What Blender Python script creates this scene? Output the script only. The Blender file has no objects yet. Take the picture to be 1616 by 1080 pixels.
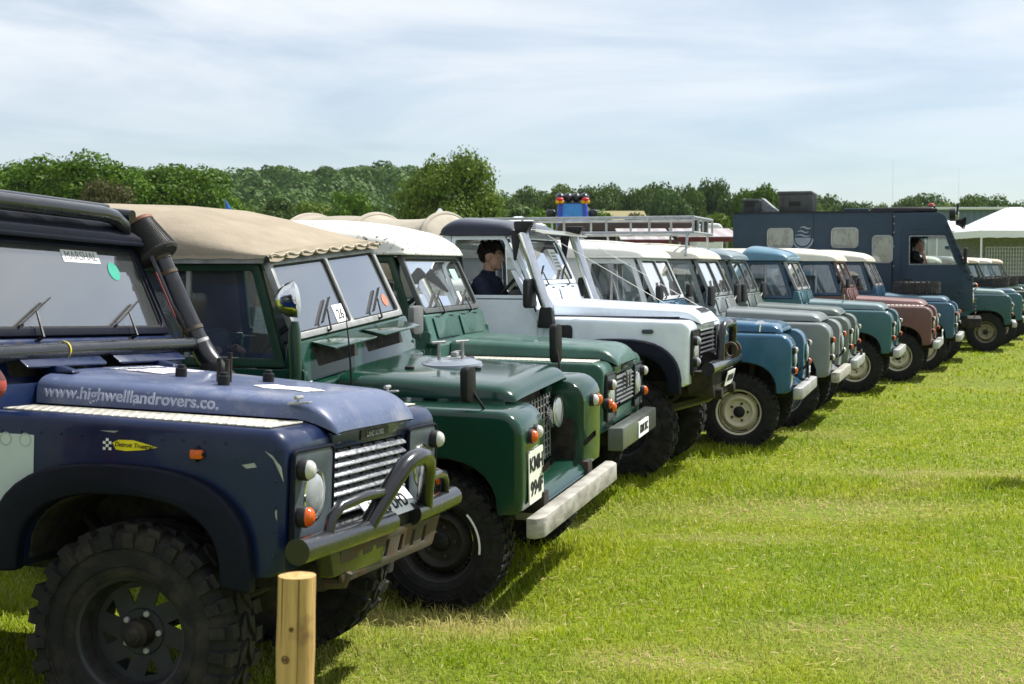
import bpy, bmesh, math, random
import numpy as np
from mathutils import Vector, Matrix, Euler
from mathutils.geometry import tessellate_polygon
from types import SimpleNamespace as NS

random.seed(7)
rng = np.random.default_rng(7)
rad = math.radians
SC = bpy.context.scene
COL = SC.collection

# ------------------------------------------------------------------ camera, sky, sun, exposure
FPX, EYE, HORIZON = 2300.0, 1.75, 421.0            # focal length in photo pixels, eye height, horizon row
TILT = math.atan((540 - HORIZON) / FPX)
cam_d = bpy.data.cameras.new('camera')
cam_d.sensor_width = 36
cam_d.lens = 36 * FPX / 1616
cam_d.clip_start, cam_d.clip_end = 0.1, 6000
cam_d.dof.use_dof = True
cam_d.dof.focus_distance = 9.0
cam_d.dof.aperture_fstop = 8.0
cam = bpy.data.objects.new('camera', cam_d)
COL.objects.link(cam)
cam.location = (0, 0, EYE)
cam.rotation_euler = (math.pi / 2 - TILT, 0, 0)
SC.camera = cam

SUN_EL, SUN_AZ = 53.0, 58.0                        # azimuth clockwise from +Y (straight ahead)
world = bpy.data.worlds.new('World')
SC.world = world
world.use_nodes = True
wn, wl = world.node_tree.nodes, world.node_tree.links
wn.clear()
sky = wn.new('ShaderNodeTexSky')
sky.sky_type = 'NISHITA'
sky.sun_disc = False
sky.sun_elevation = rad(SUN_EL)
sky.sun_rotation = rad(SUN_AZ)
sky.air_density = 1.0
sky.dust_density = 0.25
sky.ozone_density = 4.0
bg = wn.new('ShaderNodeBackground')
bg.inputs['Strength'].default_value = 0.068
wo = wn.new('ShaderNodeOutputWorld')
# thin streaky high cloud, laid out on a plane overhead
tc = wn.new('ShaderNodeTexCoord')
sep = wn.new('ShaderNodeSeparateXYZ')
wl.new(tc.outputs['Generated'], sep.inputs[0])
def wmath(op, a, b=None, c=None):
    n = wn.new('ShaderNodeMath'); n.operation = op
    for i, v in enumerate((a, b, c)):
        if v is None: continue
        if isinstance(v, (int, float)): n.inputs[i].default_value = v
        else: wl.new(v, n.inputs[i])
    return n.outputs[0]
zc = wmath('ADD', wmath('MAXIMUM', sep.outputs['Z'], 0.0), 0.07)
cx = wmath('DIVIDE', sep.outputs['X'], zc)
cy = wmath('DIVIDE', sep.outputs['Y'], zc)
comb = wn.new('ShaderNodeCombineXYZ')
wl.new(wmath('MULTIPLY', cx, 1.0), comb.inputs[0]); wl.new(wmath('MULTIPLY', cy, 0.85), comb.inputs[1])
nz = wn.new('ShaderNodeTexNoise'); nz.inputs['Scale'].default_value = 0.62; nz.inputs['Detail'].default_value = 8
nz.inputs['Roughness'].default_value = 0.56; nz.inputs['Distortion'].default_value = 0.5
wl.new(comb.outputs[0], nz.inputs['Vector'])
ramp = wn.new('ShaderNodeMapRange'); ramp.interpolation_type = 'SMOOTHSTEP'
ramp.inputs[1].default_value = 0.32; ramp.inputs[2].default_value = 0.64; ramp.inputs[3].default_value = 0.38; ramp.inputs[4].default_value = 0.92
wl.new(nz.outputs['Fac'], ramp.inputs[0])
veil = wmath('MULTIPLY', ramp.outputs[0], wmath('MINIMUM', wmath('MULTIPLY', wmath('MAXIMUM', sep.outputs['Z'], 0.0), 6.5), 1.0))
mixw = wn.new('ShaderNodeMixRGB'); mixw.inputs[2].default_value = (9.3, 9.7, 10.1, 1)
wl.new(veil, mixw.inputs[0]); wl.new(sky.outputs[0], mixw.inputs[1])
wl.new(mixw.outputs[0], bg.inputs['Color']); wl.new(bg.outputs[0], wo.inputs['Surface'])

sun_d = bpy.data.lights.new('sun', 'SUN')
sun_d.energy = 5.0
sun_d.angle = rad(0.53)
sun_d.color = (1.0, 0.965, 0.905)
sun = bpy.data.objects.new('sun', sun_d)
COL.objects.link(sun)
sdir = Vector((math.sin(rad(SUN_AZ)) * math.cos(rad(SUN_EL)), math.cos(rad(SUN_AZ)) * math.cos(rad(SUN_EL)), math.sin(rad(SUN_EL))))
sun.rotation_euler = sdir.to_track_quat('Z', 'Y').to_euler()
sun.location = (20, 20, 40)

vs = SC.view_settings
vs.view_transform = 'Standard'; vs.look = 'None'; vs.gamma = 1.0; vs.exposure = 0.65
try: vs.use_curve_mapping = False
except Exception: pass
SC.render.engine = 'CYCLES'
SC.cycles.use_denoising = True
try: SC.cycles.denoiser = 'OPENIMAGEDENOISE'
except Exception: pass
SC.cycles.max_bounces = 8; SC.cycles.transparent_max_bounces = 24
SC.cycles.sample_clamp_indirect = 6.0

# ------------------------------------------------------------------ materials
MATS = {}
def mat_new(name):
    m = bpy.data.materials.new(name); m.use_nodes = True
    n = m.node_tree.nodes; n.clear()
    o = n.new('ShaderNodeOutputMaterial')
    return m, n, m.node_tree.links, o
def vec(nt, l, scale=(1, 1, 1), coord='Object'):
    t = nt.new('ShaderNodeTexCoord'); mp = nt.new('ShaderNodeMapping'); mp.inputs['Scale'].default_value = scale
    l.new(t.outputs[coord], mp.inputs[0]); return mp.outputs[0]
def noise(nt, l, v, scale, detail=4, rough=.55, lo=0.35, hi=0.65, a=0.0, b=1.0):
    n = nt.new('ShaderNodeTexNoise'); n.inputs['Scale'].default_value = scale; n.inputs['Detail'].default_value = detail; n.inputs['Roughness'].default_value = rough
    l.new(v, n.inputs['Vector'])
    r = nt.new('ShaderNodeMapRange'); r.inputs[1].default_value = lo; r.inputs[2].default_value = hi; r.inputs[3].default_value = a; r.inputs[4].default_value = b
    l.new(n.outputs['Fac'], r.inputs[0]); return r.outputs[0]
def mix(nt, l, f, a, b):
    m = nt.new('ShaderNodeMixRGB')
    for i, v in ((0, f), (1, a), (2, b)):
        if isinstance(v, (int, float)): m.inputs[i].default_value = v
        elif isinstance(v, tuple): m.inputs[i].default_value = (*v[:3], 1)
        else: l.new(v, m.inputs[i])
    return m.outputs[0]
def bump(nt, l, h, strength=.2, dist=.01):
    b = nt.new('ShaderNodeBump'); b.inputs['Strength'].default_value = strength; b.inputs['Distance'].default_value = dist
    l.new(h, b.inputs['Height']); return b.outputs[0]
def setp(p, l, **kw):
    for k, v in kw.items():
        i = p.inputs[k.replace('_', ' ')]
        if isinstance(v, (int, float)): i.default_value = v
        elif isinstance(v, tuple): i.default_value = (*v[:3], 1)
        else: l.new(v, i)

def paint(name, col, rough=.32, wear=.3, dust=(.30, .27, .21), coat=.35, spec=.28, metallic=0.0, fine=60, bscale=7, bstr=.10):
    """vehicle paint: slightly uneven, chalked and dusty in patches, fine scratches"""
    if name in MATS: return MATS[name]
    if max(col) < .45: col = tuple(x * .70 for x in col); dust = tuple(x * .5 for x in dust); coat = max(0, min(1, coat + .3)); wear *= .7
    m, n, l, o = mat_new(name)
    p = n.new('ShaderNodeBsdfPrincipled'); v = vec(n, l)
    base = mix(n, l, noise(n, l, v, 2.6, 5, .6, .3, .7), tuple(c * .88 for c in col), tuple(min(1, c * 1.12) for c in col))
    big = noise(n, l, v, 3.3, 6, .65, .50, .74, 0, wear)
    sp = noise(n, l, v, fine, 3, .6, .62, .72, 0, min(1, wear * 1.4))
    c1 = mix(n, l, big, base, dust)
    c2 = mix(n, l, sp, c1, tuple(.5 * a + .5 * b for a, b in zip(col, dust)))
    r = noise(n, l, v, 9, 5, .6, .3, .7, rough * .75, min(1, rough * 1.35 + wear * .12))
    setp(p, l, Base_Color=c2, Roughness=r, Metallic=metallic, Coat_Weight=coat, Coat_Roughness=.08, Coat_IOR=1.3, Specular_IOR_Level=spec)
    nb = n.new('ShaderNodeTexNoise'); nb.inputs['Scale'].default_value = bscale; nb.inputs['Detail'].default_value = 2; l.new(v, nb.inputs['Vector'])
    l.new(bump(n, l, nb.outputs['Fac'], bstr, .02), p.inputs['Normal'])
    l.new(p.outputs[0], o.inputs['Surface']); MATS[name] = m; return m

def plain(name, col, rough=.6, metallic=0.0, var=.2, scale=8, bumpf=0, bumpscale=60, spec=.3, coat=0.0):
    if name in MATS: return MATS[name]
    m, n, l, o = mat_new(name)
    p = n.new('ShaderNodeBsdfPrincipled'); v = vec(n, l)
    c = mix(n, l, noise(n, l, v, scale, 5, .6, .3, .7), tuple(x * (1 - var) for x in col), tuple(min(1, x * (1 + var)) for x in col))
    setp(p, l, Base_Color=c, Roughness=noise(n, l, v, scale * 1.7, 4, .6, .3, .7, rough * .85, min(1, rough * 1.15)), Metallic=metallic, Specular_IOR_Level=spec, Coat_Weight=coat)
    if bumpf:
        nb = n.new('ShaderNodeTexNoise'); nb.inputs['Scale'].default_value = bumpscale; nb.inputs['Detail'].default_value = 5; l.new(v, nb.inputs['Vector'])
        l.new(bump(n, l, nb.outputs['Fac'], bumpf, .01), p.inputs['Normal'])
    l.new(p.outputs[0], o.inputs['Surface']); MATS[name] = m; return m

def two_tone(name, a, b, scale, lo, hi, rough=.7, metallic=0.0, detail=6, bumpf=.2, stretch=(1, 1, 1), bumpdist=.01):
    """two colours broken up by noise (rust on paint, lichen on a roof, grime on bare metal)"""
    if name in MATS: return MATS[name]
    m, n, l, o = mat_new(name)
    p = n.new('ShaderNodeBsdfPrincipled'); v = vec(n, l, stretch)
    f = noise(n, l, v, scale, detail, .62, lo, hi)
    setp(p, l, Base_Color=mix(n, l, f, a, b), Roughness=rough, Metallic=metallic, Specular_IOR_Level=.3)
    l.new(bump(n, l, f, bumpf, bumpdist), p.inputs['Normal'])
    l.new(p.outputs[0], o.inputs['Surface']); MATS[name] = m; return m

def glass(name, dust_glow=.10, tint=(.86, .91, .90), gain=1.0):
    """window glass: fresnel reflection over a clear tinted pane with a thin film: dust on windows, painted reflector brightness on headlamps"""
    if name in MATS: return MATS[name]
    m, n, l, o = mat_new(name)
    v = vec(n, l)
    tr = n.new('ShaderNodeBsdfTransparent'); tr.inputs[0].default_value = (*tint, 1)
    gl = n.new('ShaderNodeBsdfGlossy'); gl.inputs['Roughness'].default_value = .015; gl.inputs[0].default_value = (1, 1, 1, 1)
    fr = n.new('ShaderNodeFresnel'); fr.inputs[0].default_value = 1.52
    k = n.new('ShaderNodeMath'); k.operation = 'MULTIPLY'; k.use_clamp = True; k.inputs[1].default_value = 1.35 * gain; l.new(fr.outputs[0], k.inputs[0])
    s = n.new('ShaderNodeMixShader'); l.new(k.outputs[0], s.inputs[0]); l.new(tr.outputs[0], s.inputs[1]); l.new(gl.outputs[0], s.inputs[2])
    df = n.new('ShaderNodeBsdfDiffuse'); df.inputs[0].default_value = (.60, .64, .66, 1)
    s2 = n.new('ShaderNodeMixShader'); l.new(noise(n, l, v, 2.2, 6, .6, .3, .7, dust_glow * .75, dust_glow * 1.2), s2.inputs[0])
    l.new(s.outputs[0], s2.inputs[1]); l.new(df.outputs[0], s2.inputs[2])
    l.new(s2.outputs[0], o.inputs['Surface']); MATS[name] = m; return m

def lens(name, col, trans=.35):
    if name in MATS: return MATS[name]
    m, n, l, o = mat_new(name)
    p = n.new('ShaderNodeBsdfPrincipled'); v = vec(n, l)
    w = n.new('ShaderNodeTexWave'); w.inputs['Scale'].default_value = 40; l.new(v, w.inputs['Vector'])
    setp(p, l, Base_Color=col, Roughness=.14, Coat_Weight=.6, Subsurface_Weight=.0)
    l.new(bump(n, l, w.outputs['Fac'], .25, .003), p.inputs['Normal'])
    t = n.new('ShaderNodeBsdfTranslucent'); t.inputs[0].default_value = (*col, 1)
    s = n.new('ShaderNodeMixShader'); s.inputs[0].default_value = trans
    l.new(p.outputs[0], s.inputs[1]); l.new(t.outputs[0], s.inputs[2]); l.new(s.outputs[0], o.inputs['Surface']); MATS[name] = m; return m

def checker_cloth(name, a, b, size):
    if name in MATS: return MATS[name]
    m, n, l, o = mat_new(name)
    p = n.new('ShaderNodeBsdfPrincipled'); v = vec(n, l)
    c = n.new('ShaderNodeTexChecker'); c.inputs['Scale'].default_value = size; l.new(v, c.inputs[0])
    w = n.new('ShaderNodeTexWave'); w.bands_direction = 'Z'; w.inputs['Scale'].default_value = size * .3; l.new(v, w.inputs[0])
    c.inputs[1].default_value = (*a, 1); c.inputs[2].default_value = (*b, 1)
    setp(p, l, Base_Color=mix(n, l, noise(n, l, w.outputs[0], 4, 2), c.outputs[0], tuple(.4 * x for x in a)), Roughness=.9)
    l.new(p.outputs[0], o.inputs['Surface']); MATS[name] = m; return m

def leafmat(name, a, b, scale=.35, trans=.24, rough=.55):
    """leaves and blades: two greens broken by position, part of the light passes through"""
    if name in MATS: return MATS[name]
    m, n, l, o = mat_new(name)
    g = n.new('ShaderNodeNewGeometry')
    f = noise(n, l, g.outputs['Position'], scale, 4, .6, .32, .68)
    f2 = noise(n, l, g.outputs['Position'], scale * 14, 3, .6, .3, .7)
    c = mix(n, l, f, a, b); c = mix(n, l, f2, c, tuple(.5 * (x + y) for x, y in zip(a, b)))
    oi = n.new('ShaderNodeObjectInfo')
    hs = n.new('ShaderNodeHueSaturation'); l.new(c, hs.inputs['Color'])
    mr = n.new('ShaderNodeMapRange'); mr.inputs[3].default_value = .8; mr.inputs[4].default_value = 1.22; l.new(oi.outputs['Random'], mr.inputs[0]); l.new(mr.outputs[0], hs.inputs['Value'])
    p = n.new('ShaderNodeBsdfPrincipled'); setp(p, l, Base_Color=hs.outputs[0], Roughness=rough, Specular_IOR_Level=.1)
    t = n.new('ShaderNodeBsdfTranslucent'); l.new(hs.outputs[0], t.inputs[0])
    s = n.new('ShaderNodeMixShader'); s.inputs[0].default_value = trans
    l.new(p.outputs[0], s.inputs[1]); l.new(t.outputs[0], s.inputs[2]); l.new(s.outputs[0], o.inputs['Surface']); MATS[name] = m; return m

rubber = two_tone('rubber', (.010, .010, .011), (.030, .028, .026), 14, .45, .8, rough=.75, bumpf=.1)
mudrubber = two_tone('muddy_rubber', (.012, .012, .013), (.050, .043, .034), 9, .45, .78, rough=.8, bumpf=.25)
blackplastic = plain('black_plastic', (.012, .012, .014), .5, var=.3, bumpf=.1)
blackpaint = paint('black_tube_paint', (.013, .014, .018), .26, .25, dust=(.09, .075, .06), coat=.5, spec=.4)
darkmetal = two_tone('dark_underbody', (.016, .015, .014), (.060, .048, .033), 12, .42, .72, rough=.8)
rustcap = plain('rust_cap', (.20, .085, .05), .7)
rusty = two_tone('rusty_steel', (.075, .065, .050), (.10, .048, .024), 16, .48, .66, rough=.75, metallic=.2)
chrome = plain('chrome', (.75, .76, .78), .12, 1.0, .05)
galv = two_tone('galvanised_steel', (.26, .27, .27), (.44, .44, .43), 9, .35, .68, rough=.5, metallic=.45, bumpf=.06)
silver = two_tone('worn_silver', (.11, .12, .135), (.40, .41, .43), 34, .40, .62, rough=.42, metallic=.35, stretch=(1, 1, 3))
stainless = plain('stainless_tube', (.66, .67, .69), .22, .95, .08, 14)
rackmetal = plain('rack_alloy', (.34, .36, .38), .4, .6, .2, 14)
whitepaint = paint('white_letter', (.78, .78, .76), .5, .1, coat=0)
blacktext = plain('black_print', (.015, .015, .016), .6)
paper = plain('paper', (.78, .79, .80), .8, var=.04)
lens_o = lens('orange_lens', (.86, .16, .015))
lens_c = lens('clear_lens', (.62, .62, .58), .2)
lens_r = lens('red_lens', (.55, .03, .02))
headglass = glass('headlamp_glass', .42, tint=(.95, .97, .97), gain=1.4)  # strong pale film paints in the sunlit brightness of the reflector behind
chequer = None
glass_screen = glass('windscreen_glass', .05, gain=3.0)
glass_side = glass('side_glass', .03, tint=(.92, .96, .96), gain=1.6)
seatmat = plain('seat_vinyl', (.035, .035, .037), .55, var=.2, bumpf=.1)
trim = plain('cab_trim', (.06, .06, .06), .7)
rubberseal = plain('rubber_seal', (.02, .02, .02), .7)
wood = None

# ------------------------------------------------------------------ geometry helpers
def empty(name, loc=(0, 0, 0), rot=None):
    o = bpy.data.objects.new(name, None); COL.objects.link(o); o.location = loc; o.empty_display_size = .2
    if rot is not None: o.rotation_euler = rot
    return o
def tag(o, label, cat, group=None, kind=None):
    if label: o['label'] = label
    if cat: o['category'] = cat
    if group: o['group'] = group
    if kind: o['kind'] = kind
    return o
def finish(me, sm):
    me.polygons.foreach_set('use_smooth', [True] * len(me.polygons))
    try: me.set_sharp_from_angle(angle=rad(sm))
    except Exception: pass
def arc(cx, cz, rx, rz, a0, a1, n, p=2.0):
    """points of a (super)ellipse arc, degrees"""
    out = []
    for i in range(n + 1):
        t = rad(a0 + (a1 - a0) * i / n); c, s = math.cos(t), math.sin(t)
        out.append((cx + rx * math.copysign(abs(c) ** (2 / p), c), cz + rz * math.copysign(abs(s) ** (2 / p), s)))
    return out
def rrect(x0, x1, y0, y1, r, n=4):
    return (arc(x1 - r, y1 - r, r, r, 0, 90, n) + arc(x0 + r, y1 - r, r, r, 90, 180, n) +
            arc(x0 + r, y0 + r, r, r, 180, 270, n) + arc(x1 - r, y0 + r, r, r, 270, 360, n))
def roundpoly(pts, r, n=3):
    """round the corners of a polygon; r a number or one per corner"""
    out = []; N = len(pts)
    for i in range(N):
        p, a, b = Vector(pts[i]), Vector(pts[i - 1]), Vector(pts[(i + 1) % N])
        rr = r[i] if isinstance(r, (list, tuple)) else r
        if rr <= 0: out.append(tuple(p)); continue
        d1, d2 = (a - p), (b - p); k = min(rr, d1.length * .45, d2.length * .45)
        q1, q2 = p + d1.normalized() * k, p + d2.normalized() * k
        for j in range(n + 1):
            t = j / n; out.append(tuple(q1 * (1 - t) ** 2 + p * 2 * t * (1 - t) + q2 * t * t))
    return out

class G:
    """collects shapes; build() links them as ONE mesh object"""
    def __init__(s): s.v = []; s.f = []
    def add(s, v, f):
        o = len(s.v); s.v += [tuple(p) for p in v]; s.f += [tuple(i + o for i in q) for q in f]; return s
    def box(s, x0, x1, y0, y1, z0, z1):
        return s.hexa([(x0, y0, z0), (x1, y0, z0), (x1, y1, z0), (x0, y1, z0), (x0, y0, z1), (x1, y0, z1), (x1, y1, z1), (x0, y1, z1)])
    def hexa(s, p):
        return s.add(p, [(0, 3, 2, 1), (4, 5, 6, 7), (0, 1, 5, 4), (1, 2, 6, 5), (2, 3, 7, 6), (3, 0, 4, 7)])
    def bar(s, a, b, w, h, upv=(0, 0, 1)):
        """square bar from a to b"""
        a, b = Vector(a), Vector(b); d = (b - a).normalized(); u = Vector(upv)
        if abs(d.dot(u)) > .98: u = Vector((0, 1, 0))
        r = d.cross(u).normalized() * w / 2; t = r.cross(d).normalized() * h / 2
        return s.hexa([a - r - t, a + r - t, b + r - t, b - r - t, a - r + t, a + r + t, b + r + t, b - r + t])
    def tube(s, pts, r, n=10, caps=True):
        pts = [Vector(p) for p in pts]; R = r if isinstance(r, (list, tuple)) else [r] * len(pts)
        vs, fs = [], []; prev = None
        for i, p in enumerate(pts):
            d = (pts[min(i + 1, len(pts) - 1)] - pts[max(i - 1, 0)]).normalized()
            if prev is None:
                u = Vector((0, 0, 1)) if abs(d.z) < .9 else Vector((1, 0, 0)); u = (u - d * u.dot(d)).normalized()
            else: u = (prev - d * prev.dot(d)).normalized()
            prev = u; w = d.cross(u)
            for k in range(n):
                t = 2 * math.pi * k / n; vs.append(p + (u * math.cos(t) + w * math.sin(t)) * R[i])
        for i in range(len(pts) - 1):
            for k in range(n): fs.append((i * n + k, i * n + (k + 1) % n, (i + 1) * n + (k + 1) % n, (i + 1) * n + k))
        if caps: fs += [tuple(range(n))[::-1], tuple((len(pts) - 1) * n + k for k in range(n))]
        return s.add(vs, fs)
    def lathe(s, prof, org=(0, 0, 0), axis=(0, -1, 0), n=24, closed=False):
        a = Vector(axis).normalized(); u = Vector((0, 0, 1)) if abs(a.z) < .9 else Vector((1, 0, 0)); u = (u - a * u.dot(a)).normalized(); w = a.cross(u); o = Vector(org)
        vs, fs, idx = [], [], []
        for d, r in prof:
            if r < 1e-6: idx.append([len(vs)]); vs.append(o + a * d)
            else:
                idx.append(list(range(len(vs), len(vs) + n)))
                for k in range(n): t = 2 * math.pi * k / n; vs.append(o + a * d + (u * math.cos(t) + w * math.sin(t)) * r)
        seq = list(range(len(prof))) + ([0] if closed else [])
        for i, j in zip(seq[:-1], seq[1:]):
            A, B = idx[i], idx[j]
            for k in range(n):
                k2 = (k + 1) % n
                if len(A) == 1 and len(B) == 1: continue
                if len(A) == 1: fs.append((A[0], B[k2], B[k]))
                elif len(B) == 1: fs.append((A[k], A[k2], B[0]))
                else: fs.append((A[k], A[k2], B[k2], B[k]))
        return s.add(vs, fs)
    def ext(s, outer, fn, d0, d1, holes=()):
        """polygon (with holes) given thickness; fn(a, b, d) -> xyz"""
        loops = [outer] + list(holes); flat = [p for L in loops for p in L]; n = len(flat)
        vs = [fn(a, b, d0) for a, b in flat] + [fn(a, b, d1) for a, b in flat]; fs = []
        if holes:
            for t in tessellate_polygon([[Vector((a, b, 0)) for a, b in L] for L in loops]):
                fs.append(tuple(t)); fs.append(tuple(i + n for i in reversed(t)))
        else: fs += [tuple(range(n)), tuple(range(2 * n - 1, n - 1, -1))]
        o = 0
        for L in loops:
            m = len(L)
            for i in range(m): j = (i + 1) % m; fs.append((o + i, o + j, n + o + j, n + o + i))
            o += m
        return s.add(vs, fs)
    def grid(s, rows, close=False):
        m = len(rows[0]); vs = [p for r in rows for p in r]; fs = []
        for i in range(len(rows) - 1):
            for j in range(m - (0 if close else 1)):
                k = (j + 1) % m; fs.append((i * m + j, i * m + k, (i + 1) * m + k, (i + 1) * m + j))
        return s.add(vs, fs)
    def sphere(s, c, r, nu=10, nv=7):
        rr = r if isinstance(r, (tuple, list)) else (r, r, r); prof = []
        vs, fs = [], []
        vs.append((c[0], c[1], c[2] - rr[2]))
        for i in range(1, nv):
            p = -math.pi / 2 + math.pi * i / nv
            for k in range(nu): t = 2 * math.pi * k / nu; vs.append((c[0] + rr[0] * math.cos(p) * math.cos(t), c[1] + rr[1] * math.cos(p) * math.sin(t), c[2] + rr[2] * math.sin(p)))
        vs.append((c[0], c[1], c[2] + rr[2])); top = len(vs) - 1
        for k in range(nu):
            fs.append((0, 1 + (k + 1) % nu, 1 + k)); fs.append((top, top - nu + k, top - nu + (k + 1) % nu))
        for i in range(nv - 2):
            for k in range(nu): a = 1 + i * nu + k; b = 1 + i * nu + (k + 1) % nu; fs.append((a, b, b + nu, a + nu))
        return s.add(vs, fs)
    def mesh(s, name, bev=0, seg=2, ang=30, sm=38, groups=None, weld=True):
        bm = bmesh.new(); vv = [bm.verts.new(p) for p in s.v]
        for f in s.f:
            try: bm.faces.new([vv[i] for i in f])
            except ValueError: pass
        if weld: bmesh.ops.remove_doubles(bm, verts=bm.verts, dist=1e-5)
        bmesh.ops.recalc_face_normals(bm, faces=bm.faces)
        for sel, w, sg in (groups or []):
            es = [e for e in bm.edges if len(e.link_faces) == 2 and e.calc_face_angle(0) > rad(ang) and sel(e)]
            if es: bmesh.ops.bevel(bm, geom=es, offset=w, offset_type='OFFSET', segments=sg, profile=.5, affect='EDGES', clamp_overlap=True)
        if bev:
            es = [e for e in bm.edges if len(e.link_faces) == 2 and e.calc_face_angle(0) > rad(ang)]
            if es: bmesh.ops.bevel(bm, geom=es, offset=bev, offset_type='OFFSET', segments=seg, profile=.5, affect='EDGES', clamp_overlap=True)
        me = bpy.data.meshes.new(name); bm.to_mesh(me); bm.free(); finish(me, sm); return me
    def build(s, name, mat, par=None, **kw):
        return put(name, s.mesh(name, **kw), mat, par)
def put(name, me, mat, par=None, loc=None, rot=None, scale=None):
    if mat is not None and not me.materials: me.materials.append(mat)
    o = bpy.data.objects.new(name, me); COL.objects.link(o)
    if par is not None: o.parent = par
    if loc is not None: o.location = loc
    if rot is not None: o.rotation_euler = rot
    if scale is not None: o.scale = scale
    return o
def np_mesh(name, V, Q):
    V = np.asarray(V, dtype=np.float32); Q = np.asarray(Q, dtype=np.int32); k = Q.shape[1]
    me = bpy.data.meshes.new(name); me.vertices.add(len(V)); me.vertices.foreach_set('co', V.ravel())
    me.loops.add(Q.size); me.loops.foreach_set('vertex_index', Q.ravel())
    me.polygons.add(len(Q)); me.polygons.foreach_set('loop_start', np.arange(0, Q.size, k, dtype=np.int32))
    try: me.polygons.foreach_set('loop_total', np.full(len(Q), k, dtype=np.int32))
    except Exception: pass
    me.update(calc_edges=True); return me

TEXTS = {}
def text_mesh(s, size, depth=.002, bold=0.0, shear=0.0, spacing=1.0):
    """lettering as a flat solid, centred, reading along +X with +Y up"""
    key = (s, size, depth, bold, shear, spacing)
    if key in TEXTS: return TEXTS[key].copy()
    cu = bpy.data.curves.new('lettering', 'FONT'); cu.body = s; cu.size = size; cu.extrude = depth; cu.align_x = 'CENTER'; cu.align_y = 'CENTER'
    cu.offset = bold; cu.shear = shear; cu.resolution_u = 3; cu.space_character = spacing
    ob = bpy.data.objects.new('lettering', cu); COL.objects.link(ob)
    dg = bpy.context.evaluated_depsgraph_get(); me = bpy.data.meshes.new_from_object(ob.evaluated_get(dg))
    bpy.data.objects.remove(ob); bpy.data.curves.remove(cu); TEXTS[key] = me; return me.copy()
def lettering(name, s, size, mat, par, org, xdir, ydir, **kw):
    me = text_mesh(s, size, **kw); me.materials.clear(); me.materials.append(mat)
    x = Vector(xdir).normalized(); y = Vector(ydir); y = (y - x * y.dot(x)).normalized(); z = x.cross(y)
    M = Matrix((x, y, z)).transposed()
    me.transform(Matrix.Translation(Vector(org)) @ M.to_4x4())
    o = bpy.data.objects.new(name, me); COL.objects.link(o); o.parent = par; return o

def ray(px, py):
    u, w = (px - 808) / FPX, (540 - py) / FPX
    return Vector((u, math.cos(TILT) + w * math.sin(TILT), -math.sin(TILT) + w * math.cos(TILT)))
def at_depth(px, py, Y):
    r = ray(px, py); return Vector((0, 0, EYE)) + r * (Y / r.y)
def stand(px, Y):
    r = ray(px, 421); return Vector((r.x * Y / r.y, Y, 0))
# ------------------------------------------------------------------ ground and hills: one sheet to the horizon
def sstep(a, b, x):
    t = np.clip((x - a) / (b - a), 0, 1); return t * t * (3 - 2 * t)
def ground_h(x, y):
    x, y = np.asarray(x, float), np.asarray(y, float)
    hill = 23.5 * sstep(210, 470, y) * (1 - .62 * sstep(-38, 15, x) - .38 * sstep(40, 170, x))
    hill += 1.6 * np.sin(x * .021 + 1) * sstep(240, 430, y) * (1 - sstep(-20, 120, x))
    # the field is not quite level: a shallow rut where the near wheels of the canvas-topped car stand
    dx, dy = x - (-.5), y - 7.65
    a = rad(-18.5); u = dx * math.cos(a) + dy * math.sin(a); w = -dx * math.sin(a) + dy * math.cos(a)
    rut = -.10 * np.exp(-(w / .45) ** 2) * np.exp(-(np.maximum(np.abs(u + .9) - 1.5, 0) / .5) ** 2)
    lumps = .012 * np.sin(x * 2.1 + y * .7) * np.sin(y * 1.7 - x * .4) * (y < 60)
    return hill + rut + lumps
gx = np.unique(np.concatenate([np.linspace(-8, 20, 113), 20 + np.geomspace(.3, 2500, 60), -8 - np.geomspace(.3, 2500, 60)]))
gy = np.unique(np.concatenate([np.linspace(-4, 34, 153), 34 + np.geomspace(.3, 3000, 70), -4 - np.geomspace(.5, 300, 14)]))
XX, YY = np.meshgrid(gx, gy); ZZ = ground_h(XX, YY)
nx, ny = len(gx), len(gy)
ii = (np.arange(ny - 1)[:, None] * nx + np.arange(nx - 1)[None, :]).ravel()
gm = np_mesh('ground', np.stack([XX.ravel(), YY.ravel(), ZZ.ravel()], 1), np.stack([ii, ii + 1, ii + nx + 1, ii + nx], 1))
finish(gm, 80)
def ground_mat():
    m, n, l, o = mat_new('mown_field')
    g = n.new('ShaderNodeNewGeometry'); pos = g.outputs['Position']
    c = mix(n, l, noise(n, l, pos, .45, 6, .62, .34, .66), (.130, .195, .004), (.205, .250, .010))
    c = mix(n, l, noise(n, l, pos, 6, 5, .7, .35, .7, 0, .75), c, (.095, .130, .012))
    c = mix(n, l, noise(n, l, pos, .28, 5, .65, .60, .76, 0, .6), c, (.34, .27, .12))
    c = mix(n, l, noise(n, l, pos, 45, 4, .7, .45, .75, 0, .6), c, (.20, .20, .05))
    sp = n.new('ShaderNodeSeparateXYZ'); l.new(pos, sp.inputs[0])
    far = n.new('ShaderNodeMapRange'); far.inputs[1].default_value = 210; far.inputs[2].default_value = 320; l.new(sp.outputs['Y'], far.inputs[0])
    c = mix(n, l, far.outputs[0], c, (.045, .065, .015))        # woodland floor on the hill
    p = n.new('ShaderNodeBsdfPrincipled'); setp(p, l, Base_Color=c, Roughness=.9, Specular_IOR_Level=.15)
    nb = n.new('ShaderNodeTexNoise'); nb.inputs['Scale'].default_value = 30; nb.inputs['Detail'].default_value = 6; l.new(pos, nb.inputs['Vector'])
    l.new(bump(n, l, nb.outputs['Fac'], .8, .05), p.inputs['Normal']); l.new(p.outputs[0], o.inputs['Surface']); return m
tag(put('ground', gm, ground_mat()), None, None, kind='structure')

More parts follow.
